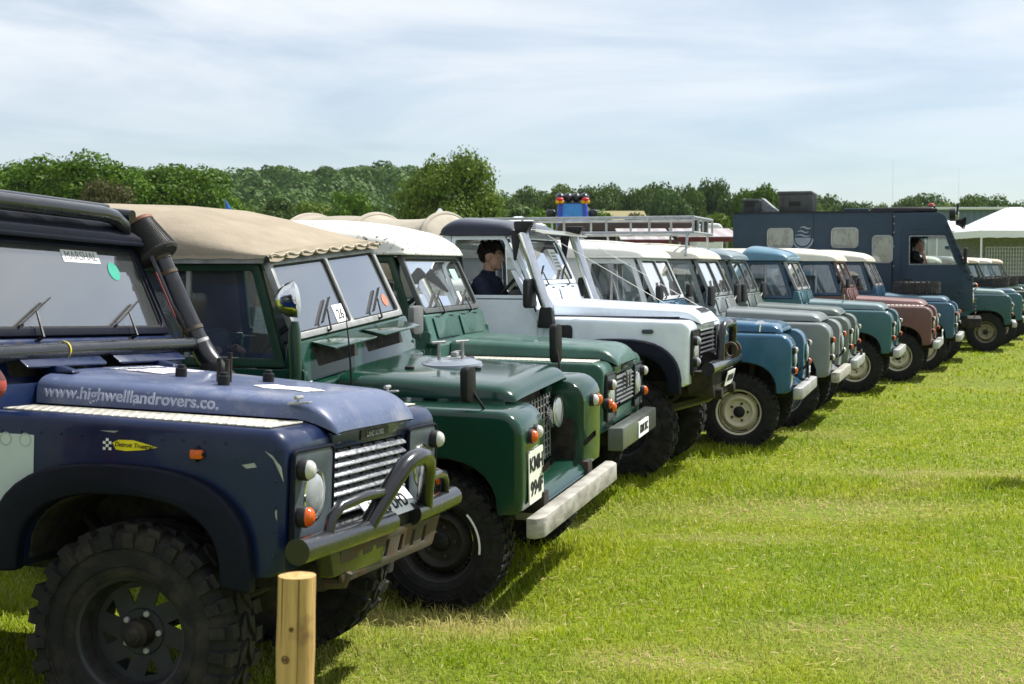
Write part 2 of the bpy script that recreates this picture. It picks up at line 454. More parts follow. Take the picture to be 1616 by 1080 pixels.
# a pale stubble field far behind
pf = G(); fx0, fx1 = stand(955, 190).x, stand(1032, 190).x
pf.grid([[(fx0 + (fx1 - fx0) * i / 8, 160 + 45 * j / 4, .15 + j * 2.35) for i in range(9)] for j in range(5)])
tag(pf.build('far_field', plain('stubble', (.22, .195, .09), .9, var=.15, scale=.3)), None, None, kind='structure')

# ------------------------------------------------------------------ grass blades
def vnoise(x, y, scale, seed):
    """smooth value noise 0..1"""
    t = np.random.default_rng(seed).uniform(0, 1, (128, 128)); u, v = x * scale + 1000.3, y * scale + 1000.7
    i, j = np.floor(u).astype(int), np.floor(v).astype(int); fu, fv = u - i, v - j; fu, fv = fu * fu * (3 - 2 * fu), fv * fv * (3 - 2 * fv)
    g = lambda a, b: t[a % 128, b % 128]
    return (g(i, j) * (1 - fu) + g(i + 1, j) * fu) * (1 - fv) + (g(i, j + 1) * (1 - fu) + g(i + 1, j + 1) * fu) * fv
def fbm(x, y, scale, seed): return (vnoise(x, y, scale, seed) * .5 + vnoise(x, y, scale * 2.1, seed + 1) * .28 + vnoise(x, y, scale * 4.3, seed + 2) * .22)
STRAW = [(stand(1245, 10.3), .85, .36), (stand(1350, 10.5), .7, .26), (stand(1060, 6.35), .35, .18), (stand(1510, 6.7), .7, .28), (stand(1590, 6.2), .5, .3), (stand(1150, 9.3), .5, .12), (stand(1500, 12.2), .8, .25), (stand(1330, 7.0), .35, .14)]
def dryness(x, y):
    d = np.clip((fbm(x, y, .55, 40) - .58) / .16, 0, 1) * .5
    for c, rx, ry in STRAW: d = np.maximum(d, np.exp(-(((x - c.x) / rx) ** 2 + ((y - c.y) / ry) ** 2)) * (.6 + .9 * vnoise(x, y, 5, 44)))
    return np.clip(d, 0, 1)
def blades(x, y, h0, h1, wid, r, tall=1.0):
    n = len(x); f = fbm(x, y, 1.4, 50); dry = dryness(x, y)
    h = r.uniform(h0, h1, n) * (.62 + .78 * f) * (1 - .55 * dry) * tall; a = r.uniform(0, 2 * np.pi, n); lean = r.uniform(.25, 1.35, n) * h
    w = wid * r.uniform(.6, 1.3, n); z = ground_h(x, y) - .006; la = a + r.normal(0, .6, n) + np.pi / 2
    dx, dy = np.cos(a) * w / 2, np.sin(a) * w / 2; lx, ly = np.cos(la) * lean, np.sin(la) * lean
    P = np.stack([np.stack([x - dx, y - dy, z], 1), np.stack([x + dx, y + dy, z], 1),
                  np.stack([x + dx * .8 + lx * .35, y + dy * .8 + ly * .35, z + h * .6], 1), np.stack([x - dx * .8 + lx * .35, y - dy * .8 + ly * .35, z + h * .6], 1),
                  np.stack([x + lx, y + ly, z + h * np.sqrt(np.maximum(.12, 1 - (lean / h * .68) ** 2))], 1)], 1).reshape(-1, 3)
    b = np.arange(n) * 5
    T = np.concatenate([np.stack([b, b + 1, b + 2], 1), np.stack([b, b + 2, b + 3], 1), np.stack([b + 3, b + 2, b + 4], 1)])
    return P, T, np.repeat(dry, 5)
gv, gf, gd, off = [], [], [], 0
def add_blades(x, y, *a, **k):
    global off
    P, T, D = blades(x, y, *a, **k); gv.append(P); gf.append(T + off); gd.append(D); off += len(P)
for n, y0, y1, h0, h1, wd, sd, xl, xh in ((205000, 4.9, 10, .016, .060, .0048, 1, -.45, .62), (120000, 10, 19, .022, .062, .0092, 2, -.25, .58), (60000, 19, 46, .03, .068, .024, 3, .0, .56)):
    r = np.random.default_rng(sd); y = np.sqrt(r.uniform(y0 ** 2, y1 ** 2, n)); x = (xl + (xh - xl) * r.uniform(0, 1, n)) * y
    keep = r.uniform(0, 1, n) < (.55 + .6 * fbm(x, y, 2.2, 60)) * (1 - .35 * dryness(x, y)); add_blades(x[keep], y[keep], h0, h1, wd, r)
# longer fringes beside the wheels and across the middle of the field, where the mower did not reach
r = np.random.default_rng(9); n = 6000; k = r.integers(0, 5, n); cc = np.array([(-.45, 7.5), (-1.2, 5.2), (.1, 8.9), (2.1, 13.6), (1.1, 11.9)])[k]
add_blades(cc[:, 0] + r.normal(0, .38, n), cc[:, 1] + r.normal(0, .28, n), .06, .13, .006, r)
n = 11000; y = np.sqrt(r.uniform(25, 340, n)); x = (-.3 + .9 * r.uniform(0, 1, n)) * y     # dry clippings lying about
a = r.uniform(0, 6.28, n); L = r.uniform(.02, .07, n); w = .0028 * (.6 + y / 9); z = ground_h(x, y) + r.uniform(.008, .045, n); ex, ey = np.cos(a) * L, np.sin(a) * L; qx, qy = -np.sin(a) * w, np.cos(a) * w
P = np.stack([np.stack([x - ex / 2, y - ey / 2, z], 1), np.stack([x + qx, y + qy, z + .006], 1), np.stack([x + ex / 2, y + ey / 2, z + r.uniform(-.005, .012, n)], 1), np.stack([x - qx, y - qy, z + .004], 1)], 1).reshape(-1, 3); b = np.arange(n) * 4
gv.append(P); gf.append(np.concatenate([np.stack([b, b + 1, b + 2], 1), np.stack([b, b + 2, b + 3], 1)]) + off); gd.append(np.repeat(r.uniform(.25, .8, n), 4)); off += len(P)
n = 7000; add_blades(r.uniform(.6, 4.2, n), 11.3 + r.normal(0, .45, n), .05, .10, .007, r)
def blade_mat():
    m, n, l, o = mat_new('grass_blades')
    g = n.new('ShaderNodeNewGeometry'); pos = g.outputs['Position']; rnd = g.outputs['Random Per Island']
    c = mix(n, l, noise(n, l, pos, .9, 6, .65, .40, .60), (.205, .315, .003), (.420, .455, .012))
    rr = n.new('ShaderNodeValToRGB'); l.new(rnd, rr.inputs[0]); e = rr.color_ramp.elements
    e[0].position = 0; e[0].color = (.105, .195, .003, 1); e[1].position = 1; e[1].color = (.60, .56, .36, 1)
    for p_, cc in ((.40, (.245, .350, .004, 1)), (.76, (.400, .455, .018, 1)), (.92, (.56, .55, .16, 1))):
        x = rr.color_ramp.elements.new(p_); x.color = cc
    c = mix(n, l, .55, c, rr.outputs[0])
    at = n.new('ShaderNodeAttribute'); at.attribute_name = 'dry'
    c = mix(n, l, at.outputs['Fac'], c, (.62, .46, .26))
    p = n.new('ShaderNodeBsdfPrincipled'); setp(p, l, Base_Color=c, Roughness=.55, Specular_IOR_Level=.16)
    t = n.new('ShaderNodeBsdfTranslucent'); l.new(c, t.inputs[0]); s = n.new('ShaderNodeMixShader'); s.inputs[0].default_value = .42
    l.new(p.outputs[0], s.inputs[1]); l.new(t.outputs[0], s.inputs[2]); l.new(s.outputs[0], o.inputs['Surface']); return m
bm_ = np_mesh('grass', np.concatenate(gv), np.concatenate(gf))
bm_.attributes.new('dry', 'FLOAT', 'POINT').data.foreach_set('value', np.concatenate(gd).astype(np.float32))
tag(put('grass', bm_, blade_mat()), 'short bright green grass blades of the mown show field', 'grass', kind='stuff')

# ------------------------------------------------------------------ trees
def crown_mesh(name, seed, nleaf, leaf, lobes, ragged=.12, flat=.8, low=.16):
    """leaf clumps spread over many lobes, unit tree: height 1, crown half-width ~.5"""
    r = np.random.default_rng(seed); cs, rs = [], []
    for i in range(lobes):
        t = r.uniform(0, 2 * np.pi); zz = r.uniform(low + .14, .86); wid = .38 * math.sqrt(max(.03, 1 - ((zz - .40) / .50) ** 2)); q = wid * math.sqrt(r.uniform(.15, 1))
        cs.append((q * math.cos(t), q * math.sin(t), zz)); rs.append(r.uniform(.11, .20))
    cs, rs = np.array(cs), np.array(rs)
    k = r.choice(lobes, nleaf, p=rs ** 2 / (rs ** 2).sum())
    d = r.normal(0, 1, (nleaf, 3)); d /= np.linalg.norm(d, axis=1)[:, None]; d[:, 2] = np.where(d[:, 2] < -.35, -d[:, 2] * .6, d[:, 2])
    # second level: little sprays on each lobe
    P = cs[k] + d * (rs[k] * (r.uniform(.72, 1.0, nleaf) + ragged * np.abs(r.normal(0, .6, nleaf)) + .12 * np.sin(d[:, 0] * 9 + k) * np.sin(d[:, 2] * 11 + k)))[:, None] * np.array([1, 1, flat])
    P[:, 2] = np.clip(P[:, 2], .02, 1.06)
    nrm = d + r.normal(0, .48, (nleaf, 3)); nrm /= np.linalg.norm(nrm, axis=1)[:, None]
    u = np.cross(nrm, r.normal(0, 1, (nleaf, 3))); u /= np.linalg.norm(u, axis=1)[:, None]; w = np.cross(nrm, u)
    s = (leaf * r.uniform(.55, 1.4, nleaf))[:, None]
    Vv = np.stack([P - u * s * .5, P - w * s * .34 + nrm * s * .10, P + u * s * .55, P + w * s * .34 + nrm * s * .08], 1).reshape(-1, 3)
    return np_mesh(name, Vv, np.arange(nleaf * 4).reshape(-1, 4))
def trunk_mesh(name, seed, limbs=7, r0=.035):
    rr = random.Random(seed); g = G()
    g.tube([(0, 0, -.03), (.004, .003, .12), (.012, -.004, .30), (.0, .01, .55), (.01, .0, .78)], [r0 * 1.25, r0, r0 * .8, r0 * .5, r0 * .15], 8)
    for i in range(limbs):
        t = 2 * math.pi * i / limbs + rr.uniform(-.4, .4); z0 = rr.uniform(.18, .5); q = rr.uniform(.2, .34); z1 = z0 + rr.uniform(.12, .36)
        g.tube([(0, 0, z0), (q * .45 * math.cos(t), q * .45 * math.sin(t), z0 + (z1 - z0) * .6), (q * math.cos(t), q * math.sin(t), z1)], [r0 * .5, r0 * .3, r0 * .08], 6)
    return g.mesh(name, weld=False)
oakgreen = leafmat('oak_leaves', (.030, .076, .004), (.110, .200, .010), .5)
midgreen = leafmat('hedgerow_leaves', (.030, .068, .010), (.098, .160, .022), .35)
olive = leafmat('olive_leaves', (.054, .104, .010), (.150, .212, .028), .9)
bronze = leafmat('bronze_leaves', (.060, .064, .018), (.125, .122, .042), .9)
dim = leafmat('wood_leaves', (.022, .058, .012), (.082, .146, .022), .06)
bark = two_tone('bark', (.06, .05, .038), (.12, .10, .08), 30, .4, .6, rough=.9)
CROWNS = {k: [crown_mesh('crown', 100 + 10 * j + i, nl, lf, lb, rg, fl, lo) for i in range(3)] for j, (k, nl, lf, lb, rg, fl, lo) in enumerate((
    ('near', 25000, .026, 40, .10, .80, .10), ('belt', 9000, .042, 38, .12, .9, .0), ('bush', 9000, .042, 28, .10, .7, -.1), ('ragged', 22000, .027, 46, .26, .9, .02)))}
TRUNKS = [trunk_mesh('trunk', i) for i in range(3)]
for t in TRUNKS: t.materials.append(bark)
MESH_OF = {}
def tree(px, Y, top, halfw, kind, mat, label, group=None, seed=0, name='tree', base=0.0, x=None):
    rr = random.Random(seed * 31 + px); X = stand(px, Y).x if x is None else x
    gz = float(ground_h(X, Y)) + base; h = EYE + (HORIZON - top) / FPX * Y - gz
    root = empty(name, (X, Y, gz - .05), (0, 0, rr.uniform(0, 6.28))); i = rr.randrange(3)
    root.scale = (halfw / .5, halfw / .5, h)
    key = (kind, i, mat.name)
    if key not in MESH_OF:
        me = CROWNS[kind][i].copy(); me.materials.append(mat); MESH_OF[key] = me
    put('crown', MESH_OF[key], None, root); put('trunk', TRUNKS[i], None, root)
    return tag(root, label, 'bush' if 'bush' in name else 'tree', group)
# large trees behind the near cars
tree(-25, 104, 250, 5.6, 'near', oakgreen, 'dark green oak tree cut by the left edge of the photo', seed=1, name='oak_tree')
tree(45, 108, 251, 5.2, 'near', oakgreen, 'oak tree with rounded top second from the left edge', seed=2, name='oak_tree')
tree(125, 103, 242, 6.0, 'near', oakgreen, 'tallest oak tree above the roof bars of the navy car', seed=3, name='oak_tree')
tree(165, 94, 283, 2.9, 'near', bronze, 'olive brown tree in front of the oaks at left', seed=4, name='bronze_tree')
tree(232, 114, 263, 4.4, 'near', oakgreen, 'green oak tree behind the beige canvas top, left of two', seed=5, name='oak_tree')
tree(275, 108, 257, 6.0, 'near', oakgreen, 'wide green oak tree beside the blue flag', seed=6, name='oak_tree')
tree(345, 112, 284, 3.9, 'near', oakgreen, 'low green oak tree right of the blue flag', seed=7, name='oak_tree')
tree(714, 92, 240, 3.7, 'ragged', olive, 'lone ragged olive green tree standing against the sky', seed=8, name='thorn_tree')
tree(664, 95, 292, 1.7, 'ragged', olive, 'low left shoulder tree beside the lone ragged tree', seed=9, name='thorn_tree')
for k, (px, Y, top, hw, mt, lab) in enumerate((
    (405, 150, 318, 4.2, midgreen, 'dull green bush below the hill, left of the bright round one'),
    (450, 165, 306, 4.6, midgreen, 'broad mid green bush at the foot of the wooded hill'),
    (492, 150, 312, 3.8, olive, 'olive bush just left of the bright round bush'),
    (545, 140, 294, 3.3, oakgreen, 'bright green rounded bush at the foot of the hill'),
    (600, 150, 318, 3.6, midgreen, 'small green bush between the bright round bush and lone tree'),
    (815, 150, 318, 5.0, midgreen, 'green bush right of the lone ragged tree'),
    (862, 130, 322, 3.5, oakgreen, 'bright bush left of the blue inflatable'),
    (945, 120, 330, 2.6, oakgreen, 'bright green bush right of the blue inflatable'),
    (1012, 120, 328, 2.8, bronze, 'brownish round bush in front of the pale field'),
    (1098, 130, 338, 3.2, midgreen, 'dull bush behind the front of the roof rack'),
    (1142, 118, 330, 2.6, olive, 'olive grey bush left of the dark camper body'))):
    tree(px, Y, top, hw, 'bush', mt, lab, seed=20 + k, name='bush')
# far tree line across the middle and right
BELT = 'trees of the far tree line'
LAB = 'one of the many mid green trees in the far tree line'
belt = [(795, 300), (828, 294), (860, 302), (888, 291), (912, 293), (940, 296), (962, 290), (985, 295), (1010, 296), (1034, 288), (1058, 298), (1108, 298), (1150, 300), (1172, 304),
        (1250, 318), (1275, 314), (1300, 306), (1325, 308), (1350, 305), (1378, 309), (1405, 312), (1432, 310), (1455, 305), (1480, 309), (1508, 306), (1532, 308), (1556, 306), (1580, 307), (1602, 311), (1630, 316)]
for k, (px, top) in enumerate(belt):
    tree(px, 225 + 25 * ((k * 7) % 5) / 4, top, random.uniform(4.2, 6.0), 'belt', (midgreen, midgreen, dim, olive)[k % 4], LAB, BELT, 60 + k)
tree(1085, 230, 275, 3.3, 'belt', midgreen, 'tall tree standing above the far tree line, left of two', seed=201)
tree(1125, 235, 281, 3.6, 'belt', dim, 'tall dark tree standing above the far tree line, right of two', seed=202)
tree(1205, 160, 290, 3.0, 'belt', oakgreen, 'bright green tree directly behind the large roof crate', seed=203)
tree(1178, 165, 297, 2.4, 'belt', oakgreen, 'bright green tree behind the small roof crate', seed=204)
# the wooded hill: one mass of canopy
def wood():
    r = np.random.default_rng(5); Vs, n = [], 0
    X, Y = np.meshgrid(np.arange(-260, 150, 9.5), np.arange(215, 540, 9.5)); X, Y = X.ravel() + r.uniform(-4, 4, X.size), Y.ravel() + r.uniform(-4, 4, X.size)
    ok = (X / Y > -.30) & (X / Y < .07); X, Y = X[ok], Y[ok]; Z = ground_h(X, Y)
    for x, y, z in zip(X, Y, Z):
        m = 350; h = r.uniform(6, 11.5); R = r.uniform(4.2, 7.4)
        d = r.normal(0, 1, (m, 3)); d /= np.linalg.norm(d, axis=1)[:, None]; d[:, 2] = np.abs(d[:, 2]) * 1.0 - .25
        lump = 1 + .16 * np.sin(d[:, 0] * 4 + x) * np.sin(d[:, 1] * 4 + y) + .05 * r.normal(0, 1, m)
        P = np.array([x, y, z + h - R * .8]) + d * (np.array([R, R, R * .85])) * lump[:, None]
        nr = d + r.normal(0, .26, (m, 3)); nr /= np.linalg.norm(nr, axis=1)[:, None]; u = np.cross(nr, r.normal(0, 1, (m, 3))); u /= np.linalg.norm(u, axis=1)[:, None]; w = np.cross(nr, u)
        s = r.uniform(.36, .74, m)[:, None]
        Vs.append(np.stack([P - u * s, P - w * s * .8, P + u * s, P + w * s * .8], 1).reshape(-1, 3))
    V = np.concatenate(Vs); return np_mesh('woodland', V, np.arange(len(V)).reshape(-1, 4))
tag(put('woodland', wood(), dim), 'dense green woodland covering the low hill behind the cars', 'woodland', kind='stuff')
# ------------------------------------------------------------------ car builder: x forward (0 = front axle), y left, z up (0 = ground)
CACHE = {}
def cached(key, fn):
    if key not in CACHE: CACHE[key] = fn()
    return CACHE[key]

# ---- wheels; outer face towards -y
def tyre_mesh(R, w, knobs):
    g = G(); h = w / 2; ri = .205
    prof = [(-h * .78, ri), (-h * .98, ri + .03), (-h * 1.06, ri + (R - ri) * .45), (-h * 1.0, R - .045), (-h * .86, R - .016), (-h * .5, R - .008), (0, R - .006),
            (h * .5, R - .008), (h * .86, R - .016), (h * 1.0, R - .045), (h * 1.06, ri + (R - ri) * .45), (h * 1.02, ri + (R - ri) * .22), (h * .98, ri + .02), (h * .78, ri), (h * .5, ri - .012), (-h * .5, ri - .012)]
    g.lathe(prof, n=56, closed=True)
    for rr in (ri + (R - ri) * .30, ri + (R - ri) * .62):      # moulded rings on the sidewall
        g.lathe([(h * 1.045, rr - .004), (h * 1.085, rr), (h * 1.045, rr + .004)], n=56, closed=True)
    return g.mesh('tyre', sm=50)
def tread_mesh(R, w, knobs):
    g = G(); h = w / 2
    N = {'mud': 26, 'all': 40, 'road': 46}[knobs]; depth = {'mud': .020, 'all': .012, 'road': .008}[knobs]
    def blk(t, y0, y1, dt, r0, r1, sk=0):
        p = []
        for r in (r0, r1):
            k = .86 if r == r1 else 1
            for (yy, s_) in ((y0, -1), (y0, 1), (y1, 1), (y1, -1)):
                a = t + s_ * dt / 2 * k + sk * (yy - y0); p.append((r * math.sin(a), yy, r * math.cos(a)))
        g.hexa(p)
    for i in range(N):
        t = 2 * math.pi * i / N; dt = 2 * math.pi / N * .60; o = (i % 2)
        for s in (-1, 1):
            y0, y1 = s * h * .56, s * h * (1.04 if o else .96)
            blk(t + (0 if s < 0 else math.pi / N), min(y0, y1), max(y0, y1), dt, R - .035, R + depth * .35)
            if knobs == 'mud' or o: blk(t + (0 if s < 0 else math.pi / N), s * h * 1.05 - .012, s * h * 1.05 + .012, dt * .8, R - .075, R - .02)
        for q, yy in enumerate((-h * .3, h * .12, h * .34) if knobs != 'mud' else (-h * .27, h * .27)):
            blk(t + (q + .5) * math.pi / N, yy - h * .17, yy + h * .17, dt * .95, R - .02, R + depth * .5, sk=2.5 * (1 if q % 2 else -1))
    return g.mesh('tread', sm=30)
def steel_rim(w):
    g = G(); h = w / 2; o = h * .80
    g.lathe([(o + .004, .222), (o + .014, .216), (o + .006, .206), (o - .018, .198), (o - .05, .190), (o - .085, .186), (-o, .190), (-o, .200), (o - .02, .206)], n=48, closed=True)
    g.lathe([(o - .060, .176), (o - .048, .168), (o - .022, .150), (o - .012, .138), (o - .016, .126), (o - .040, .108), (o - .044, .060), (o - .040, .055), (o - .055, .055), (o - .058, .108), (o - .030, .140), (o - .066, .170)], n=48, closed=True)
    for k in range(4):
        t = math.pi / 4 + k * math.pi / 2; c, s_ = math.cos(t), math.sin(t)
        pts = [(a * .187, b) for a, b in ()]
        for dt in (-.30, -.15, 0, .15, .30):
            a = t + dt; g.box(math.sin(a) * .181 - .008, math.sin(a) * .181 + .008, -(o - .045), -(o - .070), math.cos(a) * .181 - .008, math.cos(a) * .181 + .008)
    return g.mesh('rim', sm=40)
def spoke_rim(w):
    g = G(); h = w / 2; o = h * .82
    g.lathe([(o + .004, .224), (o + .014, .218), (o + .006, .207), (o - .03, .200), (o - .10, .186), (-o, .190), (-o, .200), (o - .02, .208)], n=48, closed=True)
    outer = [(.188 * math.cos(2 * math.pi * i / 48), .188 * math.sin(2 * math.pi * i / 48)) for i in range(48)]
    holes = []
    for k in range(8):
        t = 2 * math.pi * k / 8 + .2
        tri = [(.168, -.14), (.168, .20), (.105, .16)]
        holes.append([(r * math.cos(t + a), r * math.sin(t + a)) for r, a in tri])
    holes.append([(.052 * math.cos(2 * math.pi * i / 20), .052 * math.sin(2 * math.pi * i / 20)) for i in range(20)])
    g.ext(outer, lambda a, b, d: (a, -d, b), o - .098, o - .090, holes)
    g.lathe([(o - .086, .088), (o - .082, .084), (o - .082, .056), (o - .092, .054), (o - .092, .090)], n=32, closed=True)
    return g.mesh('rim', sm=40)
def hub_mesh(w, big):
    g = G(); o = w / 2 * .8
    g.lathe([(-.05, .05), (o - .05, .052), (o - .02, .050), (o - .012, .040), (o + .005, .034), (o + .008, .024), (o + .016, .018), (o + .017, 0)] if big else [(-.05, .05), (o - .045, .053), (o - .030, .052), (o - .024, .044), (o - .022, 0)], n=24)
    return g.mesh('hub_cap', sm=40)
def nut_mesh():
    g = G(); g.lathe([(0, .013), (.016, .013), (.019, .009), (.019, 0)], n=6); return g.mesh('wheel_nut', sm=30)

def wheel(par, x, y, R, w, knobs, rim, rimmat, tyremat, side, steer=0, chain=None):
    k = (R, w, knobs)
    me = cached(('tyre',) + k + (tyremat.name,), lambda: tyre_mesh(*k))
    o = put('wheel', me, tyremat, par, (x, y, R), (0, 0, (0 if side < 0 else math.pi) + rad(steer)))
    t = put('tread', cached(('tread',) + k + (tyremat.name,), lambda: tread_mesh(*k)), tyremat, o); t['kind'] = 'stuff'
    put('rim', cached(('rim', rim, w, rimmat.name), lambda: (steel_rim if rim == 'steel' else spoke_rim)(w)), rimmat, o)
    put('hub_cap', cached(('hub', w, rim), lambda: hub_mesh(w, rim != 'steel')), darkmetal if rim != 'steel' else blackplastic, o)
    nm = cached(('nut', rim), nut_mesh); off = w / 2 * .8
    for i in range(5):
        a = 2 * math.pi * i / 5 + .3; r = .083 if rim == 'steel' else .072
        put('wheel_nut', nm, darkmetal if rim == 'steel' else galv, o, (r * math.sin(a), -(off - (.046 if rim == 'steel' else .083)), r * math.cos(a)))
    return o

# ---- small fittings
def lamp(par, name, x, y, z, r, lensmat, body=blackplastic, depth=.03, direction=(1, 0, 0)):
    d = Vector(direction).normalized()
    b = G().lathe([(-.01, r * 1.06), (depth, r * 1.06), (depth + .004, r * .98), (depth - .002, r * .9), (depth - .002, 0)], (x, y, z), d, 18).build(name, body, par)
    G().lathe([(depth - .001, r * .95), (depth + r * .25, r * .93), (depth + r * .55, r * .72), (depth + r * .72, r * .38), (depth + r * .76, 0)], (x, y, z), d, 18).build('lens', lensmat, b)
    return b
def headlamp(par, x, y, z, r=.089, ring=chrome, proud=.0):
    b = G().lathe([(-.05, r * 1.0), (proud, r * 1.16), (proud + .012, r * 1.13), (proud + .014, r * 1.02), (proud, r * .99)], (x, y, z), (1, 0, 0), 28).build('headlamp', ring, par)
    G().lathe([(-.035, .0), (-.03, r * .35), (-.015, r * .7), (proud + .001, r * .97)], (x, y, z), (1, 0, 0), 24).build('reflector', chrome, b)
    G().lathe([(proud + .002, r * 1.0), (proud + .012, r * .9), (proud + .022, r * .55), (proud + .026, 0)], (x, y, z), (1, 0, 0), 28).build('lens', headglass, b)
    return b
def plate(par, txt, x, y, z, w, h, size, ny=0.0, bg=None, tilt=0, fg=None, lines=1):
    bgm = bg or paper; fgm = fg or blacktext
    g = G(); g.ext(rrect(-w / 2, w / 2, -h / 2, h / 2, .008, 2), lambda a, b, d: (x + d + b * math.sin(rad(-tilt)), y + a, z + b * math.cos(rad(tilt))), 0, .006)
    p = g.build('number_plate', bgm, par)
    rows = txt.split('\n')
    for i, row in enumerate(rows):
        zz = z + ((len(rows) - 1) / 2 - i) * h / len(rows) * .92
        b = (zz - z)
        lettering('lettering', row, size, fgm, p, (x + .0085 + b * math.sin(rad(-tilt)), y, zz), (0, 1, 0), (math.sin(rad(-tilt)), 0, math.cos(rad(tilt))), depth=.001, bold=.0015 * size / .08)
    return p
def dome(xs, hw, zb, h, n=4.0, ny=20, ends=()):
    """rounded sheet: rows across y at each x"""
    rows = []
    for i, x in enumerate(xs):
        W, Z, H = hw[i], zb[i], h[i]; row = []
        for j in range(ny + 1):
            u = math.sin((j / ny - .5) * math.pi); row.append((x, W * u, Z + H * max(0.0, 1 - abs(u) ** n) ** (1 / n) if n < 50 else Z + H))
        rows.append(row)
    return rows
def wiper(par, base, tip, n, blade=.36, tilt=(0, 1, 0)):
    base, tip, n = Vector(base), Vector(tip), Vector(n).normalized()
    w = G().tube([base, base + n * .03, tip + n * .022], [.010, .007, .005], 6).build('wiper', blackplastic, par)
    d = Vector(tilt).normalized(); a, b = tip - d * blade / 2, tip + d * blade / 2
    G().hexa([a - n * .002 - Vector((0, 0, .004)), b - n * .002 - Vector((0, 0, .004)), b + n * .02, a + n * .02, a + Vector((0, 0, .006)), b + Vector((0, 0, .006)), b + n * .02 + Vector((0, 0, .006)), a + n * .02 + Vector((0, 0, .006))]).build('wiper_blade', rubberseal, w)
def mirror(par, foot, head, w=.13, h=.19, mat=None):
    m = G().tube([foot, tuple(.6 * a + .4 * b for a, b in zip(foot, head)), head], .008, 6).build('mirror', mat or blackplastic, par)
    hx, hy, hz = head
    G().ext(rrect(-w / 2, w / 2, -h / 2, h / 2, .03, 3), lambda a, b, d: (hx + d + a * .25, hy + a, hz + b), -.02, .022).build('mirror_head', mat or blackplastic, m, bev=.008, seg=2)
    G().ext(rrect(-w / 2 + .012, w / 2 - .012, -h / 2 + .012, h / 2 - .012, .022, 3), lambda a, b, d: (hx + d + a * .25, hy + a, hz + b), -.024, -.021).build('mirror_glass', chrome, m)
    return m

DEF = dict(style='series', dz=0.0, R=.375, tw=.185, knobs='all', rim='steel', rimmat=None, tyremat=None, zt=1.10, xf=.50, wi=.40, wb=2.235, rear=2.95,
           roof='hard', lamps='co', split=True, vents='closed', waist=1.30, xb=-.79, zb=1.42, xt=-.98, zs=1.84, track=.66, divider=True, doorwin=True, upper=None,
           bumper='series', spare=False, mirrors='wing', ribs=False, chequer=False, bonnetmat=None, flaps=None, interior=True, hubs=True, roofmat=None, bulk=None, screenmat=None, sidewin=True, capmat=None, steer=0, ax=0.0, wdz=(0, 0), bz=0.0, ventang=62, crown=.095, x1=-1.50, rivets=False, flare=None, flaremat=None, headrest=False, bumpermat=None)

